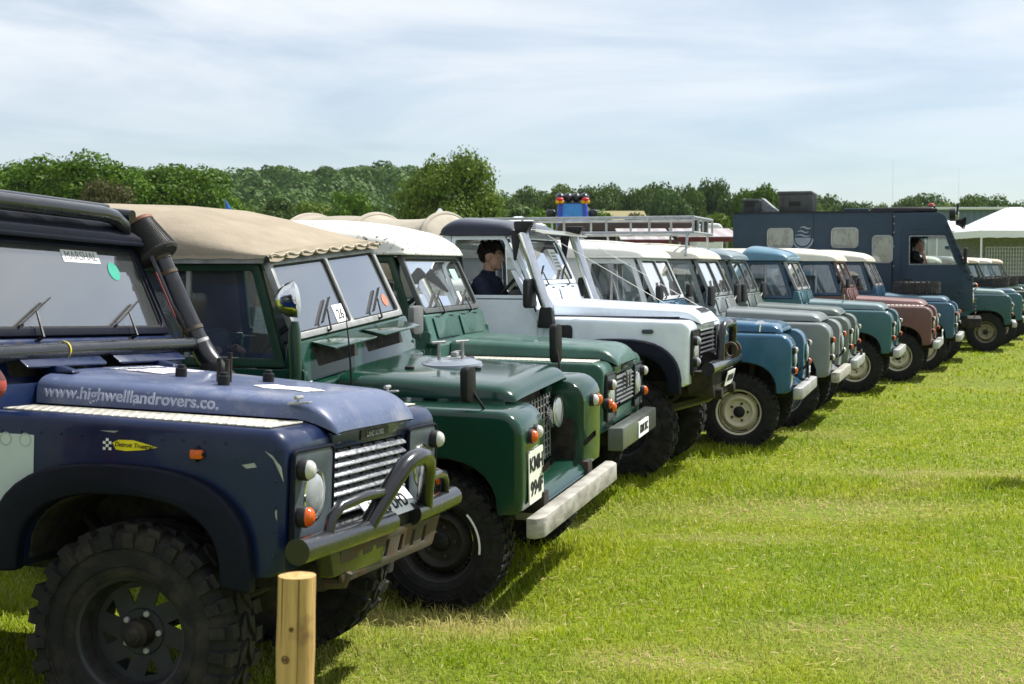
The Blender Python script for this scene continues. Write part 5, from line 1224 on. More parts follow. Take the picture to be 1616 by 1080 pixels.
root, c = car('off_road_car', 'faded red-brown classic off-road car with cream roof and rope-edged wing top', 1472, 22.0, .50, -.80, 19,
    paint=maroon, R=.375, rimmat=rimcream, roofmat=cream, upper=dkblue, bonnetmat=paint('pink_bonnet', (.34, .20, .19), .5, .4, dust=(.45, .38, .34), coat=.1), bumpermat=galv, mirrors='post', lamps='co', zt=1.14, capmat=galv, rear=3.5, crown=.13)
for i in range(16): G().sphere((-.60 + i * .062, -.56, 1.162 - .001 * i), (.032, .03, .016), 8, 5).build('rope_bead', paint('pale_bead', (.70, .62, .55), .6), root)
plate(root, 'LFX 9', .612, .15, .70, .34, .13, .09)
root, c = car('off_road_car', 'marine blue classic off-road car with spare tyre on its bonnet, before the camper', 1508, 24.2, .50, -.80, 19,
    paint=marine, R=.375, rimmat=rimcream, roofmat=cream, upper=dkblue, bonnetmat=paint('pale_blue_bonnet', (.17, .28, .35), .45, .35, dust=(.36, .38, .36)), bumpermat=galv, spare=True, mirrors='none', lamps='oc', zt=1.15, screenmat=galv, rear=3.5, crown=.13)

# ================= beyond the camper
root, c = car('off_road_car', 'deep teal classic off-road car with pale green bonnet, right of the tall camper', 1557, 30.0, 0, -.75, 18,
    paint=marine if False else paint('deep_teal', (.030, .115, .135), .3, .25, coat=.4), R=.40, rimmat=paint('dusty_rim', (.35, .31, .20), .6, .5), roofmat=cream, bonnetmat=paint('pale_green_bonnet', (.32, .43, .40), .45, .3), bumpermat=galv, mirrors='none', lamps='co', zt=1.17)
far = [
 ('teal classic off-road car with a spare tyre on its bonnet and a navy soft top', 1577, 32.4, dict(paint=teal, spare=True, roof='cab', roofmat=navyroof, mirrors='none', bonnetmat=paint('pale_blue_bonnet', (.17, .28, .35)))),
 ('dark green classic off-road car with cream roof and chequer plate wings', 1592, 34.8, dict(paint=drkgreen2, spare=True, chequer=True, roofmat=cream, mirrors='none', upper=cream)),
 ('bottle green classic off-road car with long beige roof at the right edge', 1606, 37.2, dict(paint=drkgreen2, spare=True, roofmat=paint('beige_roof', (.52, .44, .32), .6, .2, coat=.1), mirrors='none')),
 ('pale blue classic off-road car cut by the right edge', 1622, 39.8, dict(paint=paint('pale_blue', (.20, .32, .38), .4, .2), roofmat=cream, mirrors='none')),
 ('grey-green classic off-road car farthest along the row at the right edge', 1636, 42.6, dict(paint=olivegrey, roofmat=paint('beige_roof', (.52, .44, .32)), mirrors='none'))]
for lab, px, Y, kw in far:
    car('off_road_car', lab, px, Y, 0, -.75, 18, R=.39, rimmat=rimcream, bumpermat=galv, zt=1.16, **kw)
# ------------------------------------------------------------------ tall dark camper truck; x = 0 at its front face
slate = paint('slate_blue_paint', (.034, .064, .105), .5, .12, dust=(.08, .12, .16), coat=-.3)
slate2 = paint('slate_door_paint', (.026, .052, .090), .45, .1, dust=(.08, .12, .16), coat=-.3)
yaw = 17.0; Rm = Matrix.Rotation(-rad(yaw), 3, 'Z'); Yc = 26.4
off = Rm @ Vector((0, -.95, 0)); Xc = stand(1536, Yc).x
camper = empty('camper_truck', (Xc - off.x, Yc - off.y, 0), (0, 0, -rad(yaw))); camper.scale = (1, 1, 1.035); tag(camper, 'tall dark slate blue camper truck with boxes on its flat roof', 'truck')
W = .95
pal = two_tone('silver_blind', (.40, .385, .35), (.16, .15, .14), 7, .5, .62, rough=.5, bumpf=.3, stretch=(1, 1, .5))
# camper box with window openings
wins = [(-3.68, -3.25, 2.05, 2.36), (-2.50, -2.06, 2.05, 2.36), (-1.76, -1.44, 1.78, 2.22)]
for s in (-1, 1):
    hs = [rrect(a, b, z0, z1, .06) for a, b, z0, z1 in wins]
    sd = G().ext([(-4.35, .78), (-4.35, 2.66), (-1.42, 2.66), (-1.42, .78)], lambda a, b, d: (a, d, b), s * (W - .04), s * W, hs if s < 0 else []).build('body_side', slate, camper, bev=.012)
    if s < 0:
        for a, b, z0, z1 in wins:
            fr = G().ext(rrect(a - .03, b + .03, z0 - .03, z1 + .03, .08), lambda p, q, d: (p, -d, q), W - .01, W + .016, [rrect(a, b, z0, z1, .06)]).build('window_frame', plain('window_alloy', (.30, .31, .32), .5), sd, bev=.006)
            G().ext(rrect(a - .01, b + .01, z0 - .01, z1 + .01, .06), lambda p, q, d: (p, -d, q), W - .025, W - .018).build('window_blind', pal, sd)
            G().ext(rrect(a, b, z0, z1, .06), lambda p, q, d: (p, -d, q), W - .008, W - .003).build('window_pane', glass_side, sd)
G().box(-4.35, -1.42, -W + .041, W - .041, 2.60, 2.655).build('body_roof', slate, camper)
G().box(-4.35, -4.31, -W + .041, W - .041, .78, 2.60).build('body_rear', slate, camper)
G().box(-4.30, -.4, -W + .06, W - .06, .70, .78).build('body_floor', darkmetal, camper)
for z in (1.0, 1.35, 1.7, 2.05, 2.3, 2.45, 2.58): G().lathe([(0, .014), (.006, .012), (.006, 0)], (-1.40, -W, z), (0, -1, 0), 8).build('panel_bolt', galv, camper)
for x in (-1.425, -2.85): G().box(x - .006, x + .006, -W - .004, -W + .01, .80, 2.64).build('panel_seam', blackplastic, camper)
G().box(-4.34, -1.44, -W - .010, -W + .01, .80, .90).build('side_skirt', blackplastic, camper, bev=.004)
for s in (-1, 1): G().bar((-4.36, s * (W + .003), 2.668), (-1.40, s * (W + .003), 2.668), .03, .024).build('roof_trim', blackplastic, camper)
# emblem: three wavy bars above a bowl
em = plain('emblem_grey', (.22, .27, .33), .5)
for k, (x0, x1, z, h) in enumerate(((-3.10, -2.90, 2.38, .05), (-3.15, -2.94, 2.31, .05), (-3.19, -2.91, 2.24, .05))):
    G().ext([(x0 + (x1 - x0) * i / 8, z + .016 * math.sin(i * .8)) for i in range(9)] + [(x1 - (x1 - x0) * i / 8, z + h * (.6 - .4 * abs(4 - i) / 4) + .016 * math.sin((8 - i) * .8)) for i in range(9)], lambda a, b, d: (a, -d, b), W, W + .004).build('emblem', em, camper)
G().ext([(x, z) for x, z in arc(-3.045, 2.21, .145, .15, 180, 360, 14)], lambda a, b, d: (a, -d, b), W, W + .004).build('emblem', em, camper)
ring_o, ring_i = arc(-3.045, 2.21, .20, .21, 185, 355, 16), arc(-3.045, 2.21, .17, .18, 185, 355, 16)
G().ext(ring_o + ring_i[::-1], lambda a, b, d: (a, -d, b), W, W + .004).build('emblem', em, camper)
# cab: forward control, sloping screen
cab = [(-1.41, .82), (-1.41, 2.64), (-.58, 2.64), (-.50, 2.58), (-.06, 1.56), (.0, 1.30), (.0, .92), (-.18, .90), (-.30, 1.06), (-.62, 1.08), (-.86, .86)]
dw = roundpoly([(-1.11, 1.74), (-1.11, 2.22), (-.50, 2.22), (-.31, 1.74)], .03)
for s in (-1, 1):
    sd = G().ext(cab, lambda a, b, d: (a, d, b), s * (W - .05), s * W, [dw]).build('cab_side', slate, camper, bev=.012)
    dr = G().ext(roundpoly([(-1.26, .98), (-1.26, 2.34), (-.50, 2.34), (-.17, 1.60), (-.17, 1.14), (-.70, 1.14), (-.84, .98)], .03), lambda a, b, d: (a, d, b), s * (W - .01), s * (W + .014), [roundpoly([(-1.13, 1.72), (-1.13, 2.24), (-.50, 2.24), (-.28, 1.72)], .03)]).build('door', slate2, camper, bev=.006)
    G().ext(roundpoly([(-1.13, 1.72), (-1.13, 2.24), (-.50, 2.24), (-.28, 1.72)], .03), lambda a, b, d: (a, d, b), s * (W + .001), s * (W + .012), [dw]).build('window_frame', silver, dr, bev=.003)
    if s > 0: G().ext(dw, lambda a, b, d: (a, d, b), s * (W - .02), s * (W - .016)).build('window_pane', glass_side, dr)
    else: G().ext(roundpoly([(-.80, 1.74), (-.80, 2.22), (-.50, 2.22), (-.31, 1.74)], .02), lambda a, b, d: (a, d, b), s * (W - .02), s * (W - .016)).build('window_pane', glass_side, dr)
    G().ext(rrect(-1.20, -1.06, 1.40, 1.48, .015), lambda a, b, d: (a, d, b), s * (W + .012), s * (W + .03)).build('door_handle', blackplastic, dr, bev=.005)
    for z in (1.22, 2.0): G().box(-.26 if z < 1.5 else -.50, -.18 if z < 1.5 else -.42, min(s * W, s * (W + .024)), max(s * W, s * (W + .024)), z, z + .05).build('door_hinge', slate, dr, bev=.004)
    m = G().tube([(-.22, s * W, 1.80), (-.14, s * (W + .12), 1.82), (-.14, s * (W + .14), 1.86)], .012, 6).build('mirror', blackplastic, camper)
    G().ext(rrect(-.08, .08, -.14, .14, .03), lambda a, b, d: (-.14 + d, s * (W + .16) + a, 1.88 + b), -.03, .03).build('mirror_head', blackplastic, m, bev=.01)
    for x in (-.02, .03): lamp(camper, 'marker_lamp', x - .0, s * .86, 1.36, .035, lens_o, depth=.03)
    headlamp(camper, .002, s * .55, 1.12, .10)
crest = G().ext([(-.65, 1.05), (-.56, 1.05), (-.56, .99), (-.605, .945), (-.65, .99)], lambda a, b, d: (a, -d, b), W + .014, W + .017).build('door_crest', plain('crest_white', (.62, .66, .72), .5), camper)
fm = lambda a, b, d: Vector((-.06, a, 1.56)) + Vector((-.44, 0, 1.02)) * b + Vector((.918, 0, .396)) * d
fr = G().ext([(-W + .052, 0), (W - .052, 0), (W - .052, 1), (-W + .052, 1)], fm, -.05, .0, [rrect(-.86, -.02, .06, .93, .04), rrect(.02, .86, .06, .93, .04)]).build('windscreen_frame', slate, camper, bev=.006)
for a in (-.86, .02): G().ext(rrect(a, a + .84, .06, .93, .04), fm, -.03, -.026).build('windscreen_pane', glass_screen, fr)
G().box(-.05, .0, -W + .052, W - .052, .92, 1.55).build('front_panel', slate, camper, bev=.02)
G().box(-1.40, -.55, -W + .052, W - .052, 2.58, 2.64).build('cab_roof', slate, camper, bev=.01)
G().box(-1.41, -1.36, -W + .052, W - .052, .80, 2.58).build('cab_back', slate, camper)
G().box(-.20, .16, -.86, .86, .62, .78).build('bumper', darkmetal, camper, bev=.015)
for i in range(9): G().tube([(.03 + .012 * (i % 2), -.75, .80 + i * .06), (.06, -.70, .83 + i * .06)], .012, 6).build('shackle_chain', darkmetal, camper)
for s in (-1, 1):
    for x in (-.62, -3.10): wheel(camper, x, s * .78, .44, .25, 'mud', 'steel', darkmetal, rubber, s)
for x in (-.62, -3.10): G().tube([(x, -.7, .44), (x, .7, .44)], .05, 10).build('axle', darkmetal, camper)
G().box(-4.2, -.1, -.42, .42, .52, .70).build('chassis', darkmetal, camper, bev=.01)
sb = G().box(-1.34, -.92, -.72, -.22, 1.28, 1.42).build('seat', seatmat, camper, bev=.04)
G().box(-1.36, -1.26, -.70, -.24, 1.42, 1.95).build('seat_back', seatmat, sb, bev=.04)
G().lathe([(.015 * math.cos(t), .21 + .015 * math.sin(t)) for t in [2 * math.pi * i / 8 for i in range(8)]], (-.62, -.46, 1.66), Vector((-.45, 0, .9)), 28, closed=True).build('steering_wheel', blackplastic, camper)
G().ext(rrect(-1.06, -.64, 2.66, 2.72, .02), lambda a, b, d: (a, d, b), -.80, .80).build('roof_light_bar', blackplastic, camper, bev=.01)
G().box(-2.32, -1.88, -.55, .25, 2.662, 2.74).build('roof_vent', slate2, camper, bev=.015)
G().hexa([(-1.86, -.8, 2.66), (-.66, -.8, 2.66), (-.66, .8, 2.66), (-1.86, .8, 2.66), (-1.80, -.76, 2.75), (-.72, -.76, 2.75), (-.72, .76, 2.75), (-1.80, .76, 2.75)]).build('roof_pod', blackplastic, camper, bev=.03)
for y in (-.7, -.2, .4):
    lamp(camper, 'spot_lamp', -.42, y, 2.62, .09, headglass, depth=.09); G().lathe([(.09, .03), (.16, .05), (.24, .10), (.25, .10)], (-.40, y + .2, 2.50), (1, -.3, -.1), 14).build('air_horn', blackplastic, camper)
G().tube([(-.30, -.80, 2.60), (-.28, -.80, 2.80)], .02, 8).build('roof_aerial', blackplastic, camper)
lamp(camper, 'red_beacon', -.75, -.6, 2.74, .07, lens_r, direction=(0, 0, 1))
# ladder-like steps up the front corner
for i in range(8): G().bar((-.03 + -.055 * i, -W - .02, 1.45 + i * .13), (-.10 - .055 * i, -W - .02, 1.50 + i * .13), .02, .02).build('corner_step', darkmetal, camper)
def roof_crate(label, x0, x1, y0, y1, z1, mt, nrib):
    o = empty('storage_crate', camper.location, camper.rotation_euler); o.scale = (1, 1, 1.035); tag(o, label, 'crate')
    b = G().box(x0, x1, y0, y1, 2.672, z1 - .05).build('crate_body', mt, o, bev=.015); G().box(x0 - .02, x1 + .02, y0 - .02, y1 + .02, z1 - .05, z1).build('crate_lid', mt, o, bev=.015)
    for i in range(nrib):
        y = y0 + .06 + (y1 - y0 - .12) * i / (nrib - 1); G().box(x1, x1 + .02, y - .02, y + .02, 2.69, z1 - .06).build('crate_rib', mt, o, bev=.005)
    for i in range(5):
        x = x0 + .05 + (x1 - x0 - .10) * i / 4; G().box(x - .015, x + .015, y0 - .02, y0, 2.69, z1 - .06).build('crate_rib', mt, o, bev=.005)
    G().box((x0 + x1) / 2 - .10, (x0 + x1) / 2 + .10, y0 - .03, y0 - .018, 2.80, 2.87).build('crate_handle', blackplastic, o, bev=.005)
crm = plain('crate_grey', (.055, .060, .066), .55, var=.25)
roof_crate('large dark grey ribbed storage crate on the camper roof', -3.52, -2.92, -.75, .25, 3.06, crm, 7)
roof_crate('small dark storage crate on the rear of the camper roof', -4.22, -3.92, -.70, -.10, 2.93, crm, 4)
G().hexa([(-3.90, -.3, 2.70), (-3.55, -.3, 2.68), (-3.55, .3, 2.68), (-3.90, .3, 2.70), (-3.92, -.3, 2.96), (-3.90, -.3, 2.97), (-3.90, .3, 2.97), (-3.92, .3, 2.96)]).build('solar_panel', silver, camper)

# ------------------------------------------------------------------ wooden stake in front
def stake():
    m, n, l, o = mat_new('stake_wood'); p = n.new('ShaderNodeBsdfPrincipled'); v = vec(n, l, (1, 1, .06))
    f = noise(n, l, v, 55, 6, .6, .3, .7); v2 = vec(n, l); k = noise(n, l, v2, 9, 3, .5, .62, .72)
    c = mix(n, l, f, (.30, .175, .055), (.58, .38, .14)); c = mix(n, l, k, c, (.22, .12, .05)); setp(p, l, Base_Color=c, Roughness=.75); l.new(bump(n, l, f, .4, .004), p.inputs['Normal']); l.new(p.outputs[0], o.inputs['Surface'])
    P0 = stand(465, 3.3); g = G(); rows = []
    for i in range(15):
        z = -.10 + 1.145 * i / 14; rr = .0435 + .001 * math.sin(i * 2.2)
        rows.append([(P0.x + .03 * (z - 1) + (rr + .0012 * math.sin(3 * t + i * .3)) * math.cos(t), P0.y + (rr + .001 * math.sin(5 * t)) * math.sin(t), z) for t in [2 * math.pi * j / 28 for j in range(28)]])
    g.grid(rows, close=True); g.add(rows[-1], [tuple(range(28))])
    return g.build('wooden_stake', m, None, bev=0, sm=40)
st_ = stake(); P0 = stand(465, 3.3)
for t, z, r in ((-2.0, .86, .011), (-1.1, .70, .008), (-1.7, .93, .006)): G().lathe([(-.006, r), (.0015, r * .9), (.0005, r * .5), (.002, 0)], (P0.x + .03 * (z - 1) + .0435 * math.cos(t), P0.y + .0435 * math.sin(t), z), (math.cos(t), math.sin(t), 0), 12).build('knot', plain('knot_brown', (.13, .07, .03), .8), st_)
for t, z0, z1 in ((-1.35, .78, 1.045), (-2.3, .88, 1.045), (-.7, .60, .80)): G().hexa([(P0.x + .03 * (z - 1) + q * math.cos(t + dt), P0.y + q * math.sin(t + dt), z) for z in (z0, z1) for q, dt in ((.040, -.012), (.0447, -.02 if z == z1 else -.004), (.0447, .02 if z == z1 else .004), (.040, .012))]).build('crack', plain('crack_dark', (.05, .028, .012), .9), st_)
tag(st_, 'round wooden stake standing in the foreground before the navy car', 'stake')

# ------------------------------------------------------------------ things beyond the row
whitecloth = plain('white_tarp', (.72, .74, .78), .7, var=.04, scale=2)
def gazebo(label, px0, px1, Y, eave, peak, mt=whitecloth, val=22, flat=False):
    xa, xb_ = stand(px0, Y).x, stand(px1, Y).x; z = lambda p: EYE + (HORIZON - p) / FPX * Y
    d = xb_ - xa; o = empty('gazebo', ((xa + xb_) / 2, Y + d / 2, 0)); tag(o, label, 'tent'); h = d / 2
    ze, zp = z(eave), z(peak); zv = z(eave + val); cx = h * .12
    n = 8; rows = []
    for i in range(n + 1):
        t = i / n; q = h * (1 - t) + cx * t; zz = ze + (zp - ze) * (t ** .92); rows.append([(-q, -q, zz), (0, -q, zz - .03 * (1 - t)), (q, -q, zz), (q, 0, zz - .03), (q, q, zz), (0, q, zz - .03), (-q, q, zz), (-q, 0, zz - .03)])
    g = G().grid(rows, close=True); g.add(rows[-1], [tuple(range(8))]); ro = g.build('tent_roof', mt, o, sm=20)
    for a, b in (((-h, -h), (h, -h)), ((h, -h), (h, h)), ((h, h), (-h, h)), ((-h, h), (-h, -h))):
        k = [[(a[0] + (b[0] - a[0]) * i / 12, a[1] + (b[1] - a[1]) * i / 12, q + (.03 * abs(math.sin(i * 1.5)) if q == zv else 0)) for i in range(13)] for q in (ze, zv)]
        G().grid(k).build('valance', mt, o)
    for sx in (-1, 1):
        for sy in (-1, 1): G().box(sx * h - .03, sx * h + .03, sy * h - .03, sy * h + .03, 0, ze - .005).build('tent_leg', whitecloth, o)
    return o
gz = gazebo('large white pop-up gazebo at the right edge', 1548, 1700, 62, 364, 325, val=12)
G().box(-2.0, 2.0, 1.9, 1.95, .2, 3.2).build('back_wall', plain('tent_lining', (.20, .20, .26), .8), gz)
gazebo('small white pop-up gazebo between the camper and the large gazebo', 1478, 1541, 66, 364, 347, val=12)
gazebo('white tent left of the roof rack', 775, 862, 78, 356, 341, val=14)
gazebo('small white tent peak above the grey canvas tilt', 682, 706, 80, 345, 329, val=12)
# long grey shed
Y = 120; xa, xb_ = stand(1425, Y).x, stand(1680, Y).x; zt_ = EYE + (HORIZON - 327) / FPX * Y
sh = empty('shed', ((xa + xb_) / 2, Y, 0)); tag(sh, 'long low blue-grey shed behind the white gazebos', 'shed'); hw_ = (xb_ - xa) / 2
shm = plain('shed_cladding', (.12, .175, .235), .5, var=.06, scale=.5)
G().box(-hw_, hw_, 0, 14, 0, zt_ - .25).build('wall', shm, sh); G().hexa([(-hw_ - .3, -.4, zt_ - .248), (hw_ + .3, -.4, zt_ - .248), (hw_ + .3, 14.4, zt_ - .248), (-hw_ - .3, 14.4, zt_ - .248), (-hw_ - .3, -.4, zt_ - .05), (hw_ + .3, -.4, zt_ - .05), (hw_ + .3, 14.4, zt_ - .05), (-hw_ - .3, 14.4, zt_ - .05)]).build('roof', plain('shed_trim', (.60, .63, .66), .5), sh, bev=.03)
for i in range(24): G().box(-hw_ + .6 + i * (2 * hw_ - 1.2) / 23 - .04, -hw_ + .6 + i * (2 * hw_ - 1.2) / 23 + .04, -.06, 0, 0, zt_ - .26).build('cladding_rib', shm, sh)
# mesh display fence under the gazebo
Y = 60; xa, xb_ = stand(1556, Y).x, stand(1660, Y).x
fn = empty('display_fence', (xa, Y, 0)); tag(fn, 'pale wire mesh display panels under the large gazebo', 'fence')
fm_ = plain('fence_wire', (.55, .56, .58), .4, .3)
for i in range(25): G().box((xb_ - xa) * i / 24 - .006, (xb_ - xa) * i / 24 + .006, 0, .012, .1, 2.55).build('wire_upright', fm_, fn)
for k in range(16): G().box(0, xb_ - xa, .013, .025, .1 + k * .163, .112 + k * .163).build('wire_rail', fm_, fn)
# inflatable: blue body, row of black rolls, red and yellow lamps
Y = 70; P0 = stand(903, Y); q = Y / FPX
inf = empty('inflatable', (P0.x, Y, 0)); tag(inf, 'blue inflatable with a row of black rolls and red-yellow lamp shapes on top', 'inflatable')
ib, il, ik = plain('inflatable_blue', (.02, .06, .50), .35, coat=.3), plain('inflatable_sky', (.03, .22, .66), .35, coat=.3), plain('inflatable_black', (.012, .013, .02), .3, coat=.4)
zz = lambda p: EYE + (HORIZON - p) * q
G().hexa([(-31 * q, -.5, 0), (31 * q, -.5, 0), (31 * q, .6, 0), (-31 * q, .6, 0), (-23 * q, -.35, zz(322)), (23 * q, -.35, zz(322)), (23 * q, .4, zz(322)), (-23 * q, .4, zz(322))]).build('body', ib, inf, bev=.12, seg=3)
G().hexa([(-20 * q, -.53, 1.0), (20 * q, -.53, 1.0), (20 * q, -.3, 1.0), (-20 * q, -.3, 1.0), (-15 * q, -.42, zz(323)), (15 * q, -.42, zz(323)), (15 * q, -.2, zz(323)), (-15 * q, -.2, zz(323))]).build('front_panel', il, inf, bev=.04)
for i in range(4): G().sphere(((-19 + 12.6 * i) * q, .05, zz(313)), (7.6 * q, .42, 8.2 * q), 14, 10).build('roll', ik, inf)
for s in (-1, 1):
    for a in (-1, 1): G().sphere(((s * 20 + a * 3.4) * q, -.36, zz(320)), (3.6 * q, .10, 3.4 * q), 10, 8).build('lamp_shape', plain('inflatable_orange', (.80, .35, .02), .4), inf)
    G().sphere((s * 20 * q, -.34, zz(316.5)), (6.6 * q, .13, 3.6 * q), 12, 8).build('lamp_hood', plain('inflatable_red', (.55, .03, .03), .4), inf)
    G().box(min(s * 26 * q, s * 41 * q), max(s * 26 * q, s * 41 * q), .2, .7, zz(344), zz(331)).build('side_roll', ik, inf, bev=.12, seg=3)
# stall with striped awning and trailer behind the roof rack
def stall(label, px0, px1, Y, ztop, zbot, m1, m2, n, name='market_stall'):
    xa, xb_ = stand(px0, Y).x, stand(px1, Y).x; z = lambda p: EYE + (HORIZON - p) / FPX * Y; o = empty(name, (xa, Y, 0)); tag(o, label, 'stall'); w = xb_ - xa
    for i in range(n):
        a, b = w * i / n, w * (i + 1) / n; G().hexa([(a, -1.2, z(zbot)), (b, -1.2, z(zbot)), (b, 1.2, z(ztop)), (a, 1.2, z(ztop)), (a, -1.2, z(zbot) + .05), (b, -1.2, z(zbot) + .05), (b, 1.2, z(ztop) + .05), (a, 1.2, z(ztop) + .05)]).build('awning_stripe', (m1, m2)[i % 2], o)
    G().box(0, w, -1.24, -1.20, z(zbot) - .09, z(zbot) + .03).build('valance', redm, o)
    for a in (.05, w - .05):
        for yy in (-1.15, 1.15): G().box(a - .03, a + .03, yy - .03, yy + .03, 0, z(zbot) if yy < 0 else z(ztop)).build('stall_leg', galv, o)
    G().box(.1, w - .1, -.4, .4, .2, .95).build('stall_table', plain('table_board', (.30, .22, .15), .8), o)
redm, pinkm = plain('red_awning', (.13, .03, .035), .7), plain('white_awning', (.36, .34, .35), .7)
stall('market stall with pale awning and dark red edge behind the roof rack', 1062, 1160, 40, 362, 378, plain('pink_awning', (.30, .26, .27), .7), pinkm, 9)
stall('market stall with plain pale awning left of the dark red edged one', 975, 1056, 44, 362, 382, pinkm, plain('pink_awning', (.55, .40, .42), .7), 7)
def trailer(label, px0, px1, Y, top, bot, mt, mt2, name, cat):
    xa, xb_ = stand(px0, Y).x, stand(px1, Y).x; z = lambda p: EYE + (HORIZON - p) / FPX * Y; w = xb_ - xa; o = empty(name, (xa, Y, 0)); tag(o, label, cat); zt_, zb_ = z(top), .75
    G().ext(roundpoly([(0, zb_), (0, zt_), (w, zt_), (w, zb_)], .25, 5), lambda a, b, d: (a, d, b), 0, 2.1).build('body', mt, o, bev=.06, seg=3)
    G().ext(rrect(.3, w - .3, zt_ - .62, zt_ - .30, .04), lambda a, b, d: (a, d, b), -.012, .0).build('window_band', blackplastic, o)
    G().box(.02, w - .02, -.014, -.004, zb_ + .35, zb_ + .50).build('stripe', mt2, o)
    for x in (w * .35, w * .65):
        for y in (.12, 1.98): put('wheel', cached(('tyre', .37, .175, 'all', rubber.name), lambda: tyre_mesh(.37, .175, 'all')), rubber, o, (x, y, .37))
    G().tube([(w, 1.05, .6), (w + 1.2, 1.05, .55)], .05, 8).build('tow_bar', darkmetal, o); G().box(.2, w - .2, .2, 1.9, .5, .76).build('chassis', darkmetal, o)
brown = plain('brown_panel', (.07, .045, .045), .5)
trailer('dark brown long trailer behind the roof rack', 880, 1104, 52, 351, 390, brown, plain('brown_stripe', (.25, .22, .2), .5), 'trailer', 'trailer')
trailer('white caravan behind the right end of the roof rack', 1100, 1141, 48, 353, 390, plain('caravan_white', (.70, .71, .73), .35), redm, 'caravan', 'caravan')
# blue feather flag
Y = 60; P0 = stand(357, Y); q = Y / FPX; zz = lambda p: EYE + (HORIZON - p) * q
fl = empty('feather_flag', (P0.x, Y, 0)); tag(fl, 'small blue feather flag above the beige canvas top', 'flag')
G().tube([(0, 0, 0), (0, 0, zz(335)), (-.04, 0, zz(314))], [.03, .02, .008], 8).build('flag_pole', galv, fl)
rws = [[(-2 * q + 2 * q * t + (16 * q) * u * t ** .8, .05 * math.sin(u * 5 + t * 4), zz(314 + 30 * t)) for u in np.linspace(0, 1, 7)] for t in np.linspace(0, 1, 11)]
G().grid(rws).build('flag_cloth', plain('flag_blue', (.03, .17, .60), .6), fl); G().lathe([(0, 3.2 * q), (.01, 3.2 * q), (.01, 1.6 * q), (0, 1.6 * q)], (4 * q, -.10, zz(336)), (0, -1, 0), 16, closed=True).build('flag_emblem', plain('flag_red', (.55, .12, .20), .6), fl)
for i, (px, top, w) in enumerate(((823, 325, .02), (1407, 253, .022), (1511, 265, .022))):
    Y = 90 if i == 0 else 260; P0 = stand(px, Y); m = G().tube([(P0.x, Y, 0), (P0.x, Y, EYE + (HORIZON - top) / FPX * Y)], [w * 1.5, w * .5], 6).build('mast', galv)
    tag(m, ('thin white flag pole above the white tent', 'thin far mast above the camper cab', 'thin far mast above the shed')[i], 'mast')
# ------------------------------------------------------------------ people: one continuous remeshed body, clothing and hair as children
def capsule(g, a, b, ra, rb, n=12):
    a, b = Vector(a), Vector(b); d = (b - a); L = d.length; d.normalize(); pr = []
    for i in range(5): t = math.pi / 2 * i / 4; pr.append((-ra * math.cos(t), ra * math.sin(t)))
    for i in range(5): t = math.pi / 2 * i / 4; pr.append((L + rb * math.sin(t), rb * math.cos(t)))
    g.lathe(pr, a, d, n)
def remesh(g, name, mat_, par, vox, smooth=6):
    me = g.mesh(name, weld=False); ob = bpy.data.objects.new(name, me); COL.objects.link(ob)
    r = ob.modifiers.new('r', 'REMESH'); r.mode = 'VOXEL'; r.voxel_size = vox
    s = ob.modifiers.new('s', 'SMOOTH'); s.factor = .5; s.iterations = smooth
    dg = bpy.context.evaluated_depsgraph_get(); m2 = bpy.data.meshes.new_from_object(ob.evaluated_get(dg)); bpy.data.objects.remove(ob)
    finish(m2, 80); m2.name = name; m2.materials.clear(); return put(name, m2, mat_, par)
skin = plain('skin', (.50, .29, .21), .5, var=.08, scale=25, bumpf=.05)
hairm = two_tone('dark_hair', (.008, .006, .005), (.030, .020, .014), 90, .35, .65, rough=.55, stretch=(1, 1, .3), bumpf=.8, bumpdist=.02)
def head(g, c, r=1.0):
    """face towards +x"""
    c = Vector(c)
    P = lambda x, y, z: c + Vector((x, y, z)) * r
    g.sphere(P(-.012, 0, .035), (.098 * r, .076 * r, .095 * r), 18, 14); g.sphere(P(.022, 0, -.035), (.070 * r, .062 * r, .080 * r), 16, 12)
    g.sphere(P(.058, 0, -.088), (.028 * r, .030 * r, .024 * r)); g.sphere(P(.066, 0, .035), (.028 * r, .055 * r, .022 * r))
    capsule(g, P(.086, 0, .018), P(.104, 0, -.022), .009 * r, .0135 * r, 10); g.sphere(P(.092, 0, -.026), (.014 * r, .019 * r, .010 * r))
    g.sphere(P(.080, 0, -.054), (.014 * r, .024 * r, .0075 * r)); g.sphere(P(.079, 0, -.066), (.013 * r, .021 * r, .008 * r))
    for s in (-1, 1): g.sphere(P(-.012, s * .076, -.006), (.020 * r, .010 * r, .032 * r)); g.sphere(P(.055, s * .040, -.018), (.026 * r, .022 * r, .022 * r))
def hand(g, wrist, d, up, curl=1.0, s=1, k=1.0):
    """palm with four fingers and a thumb, curling round a bar; d: along the hand, up: back of the hand"""
    w, d, up = Vector(wrist), Vector(d).normalized(), Vector(up).normalized(); side = d.cross(up).normalized() * s
    for q in (-.028, -.009, .010, .028): capsule(g, w + d * .01 + side * q * .7, w + d * .085 + side * q, .014, .0125, 8)
    for i, (q, L) in enumerate(((-.030, .058), (-.010, .075), (.011, .080), (.031, .070))):
        p = w + d * .088 + side * q; dirv = d.copy(); a = 0
        for seg in range(3):
            a += rad(32 + 16 * seg) * curl; dirv = (d * math.cos(a) - up * math.sin(a)); p2 = p + dirv * L * (.44, .32, .24)[seg]; capsule(g, p, p2, .0088 - .0008 * seg, .0082 - .0008 * seg, 8); p = p2
    p = w + d * .03 + side * .030; t1 = (d * .6 + side * .75 - up * .25).normalized(); p2 = p + t1 * .045; capsule(g, p, p2, .013, .0105, 8); t2 = (d * .75 + side * .15 - up * .7 * curl).normalized(); capsule(g, p2, p2 + t2 * .038, .0100, .0085, 8)
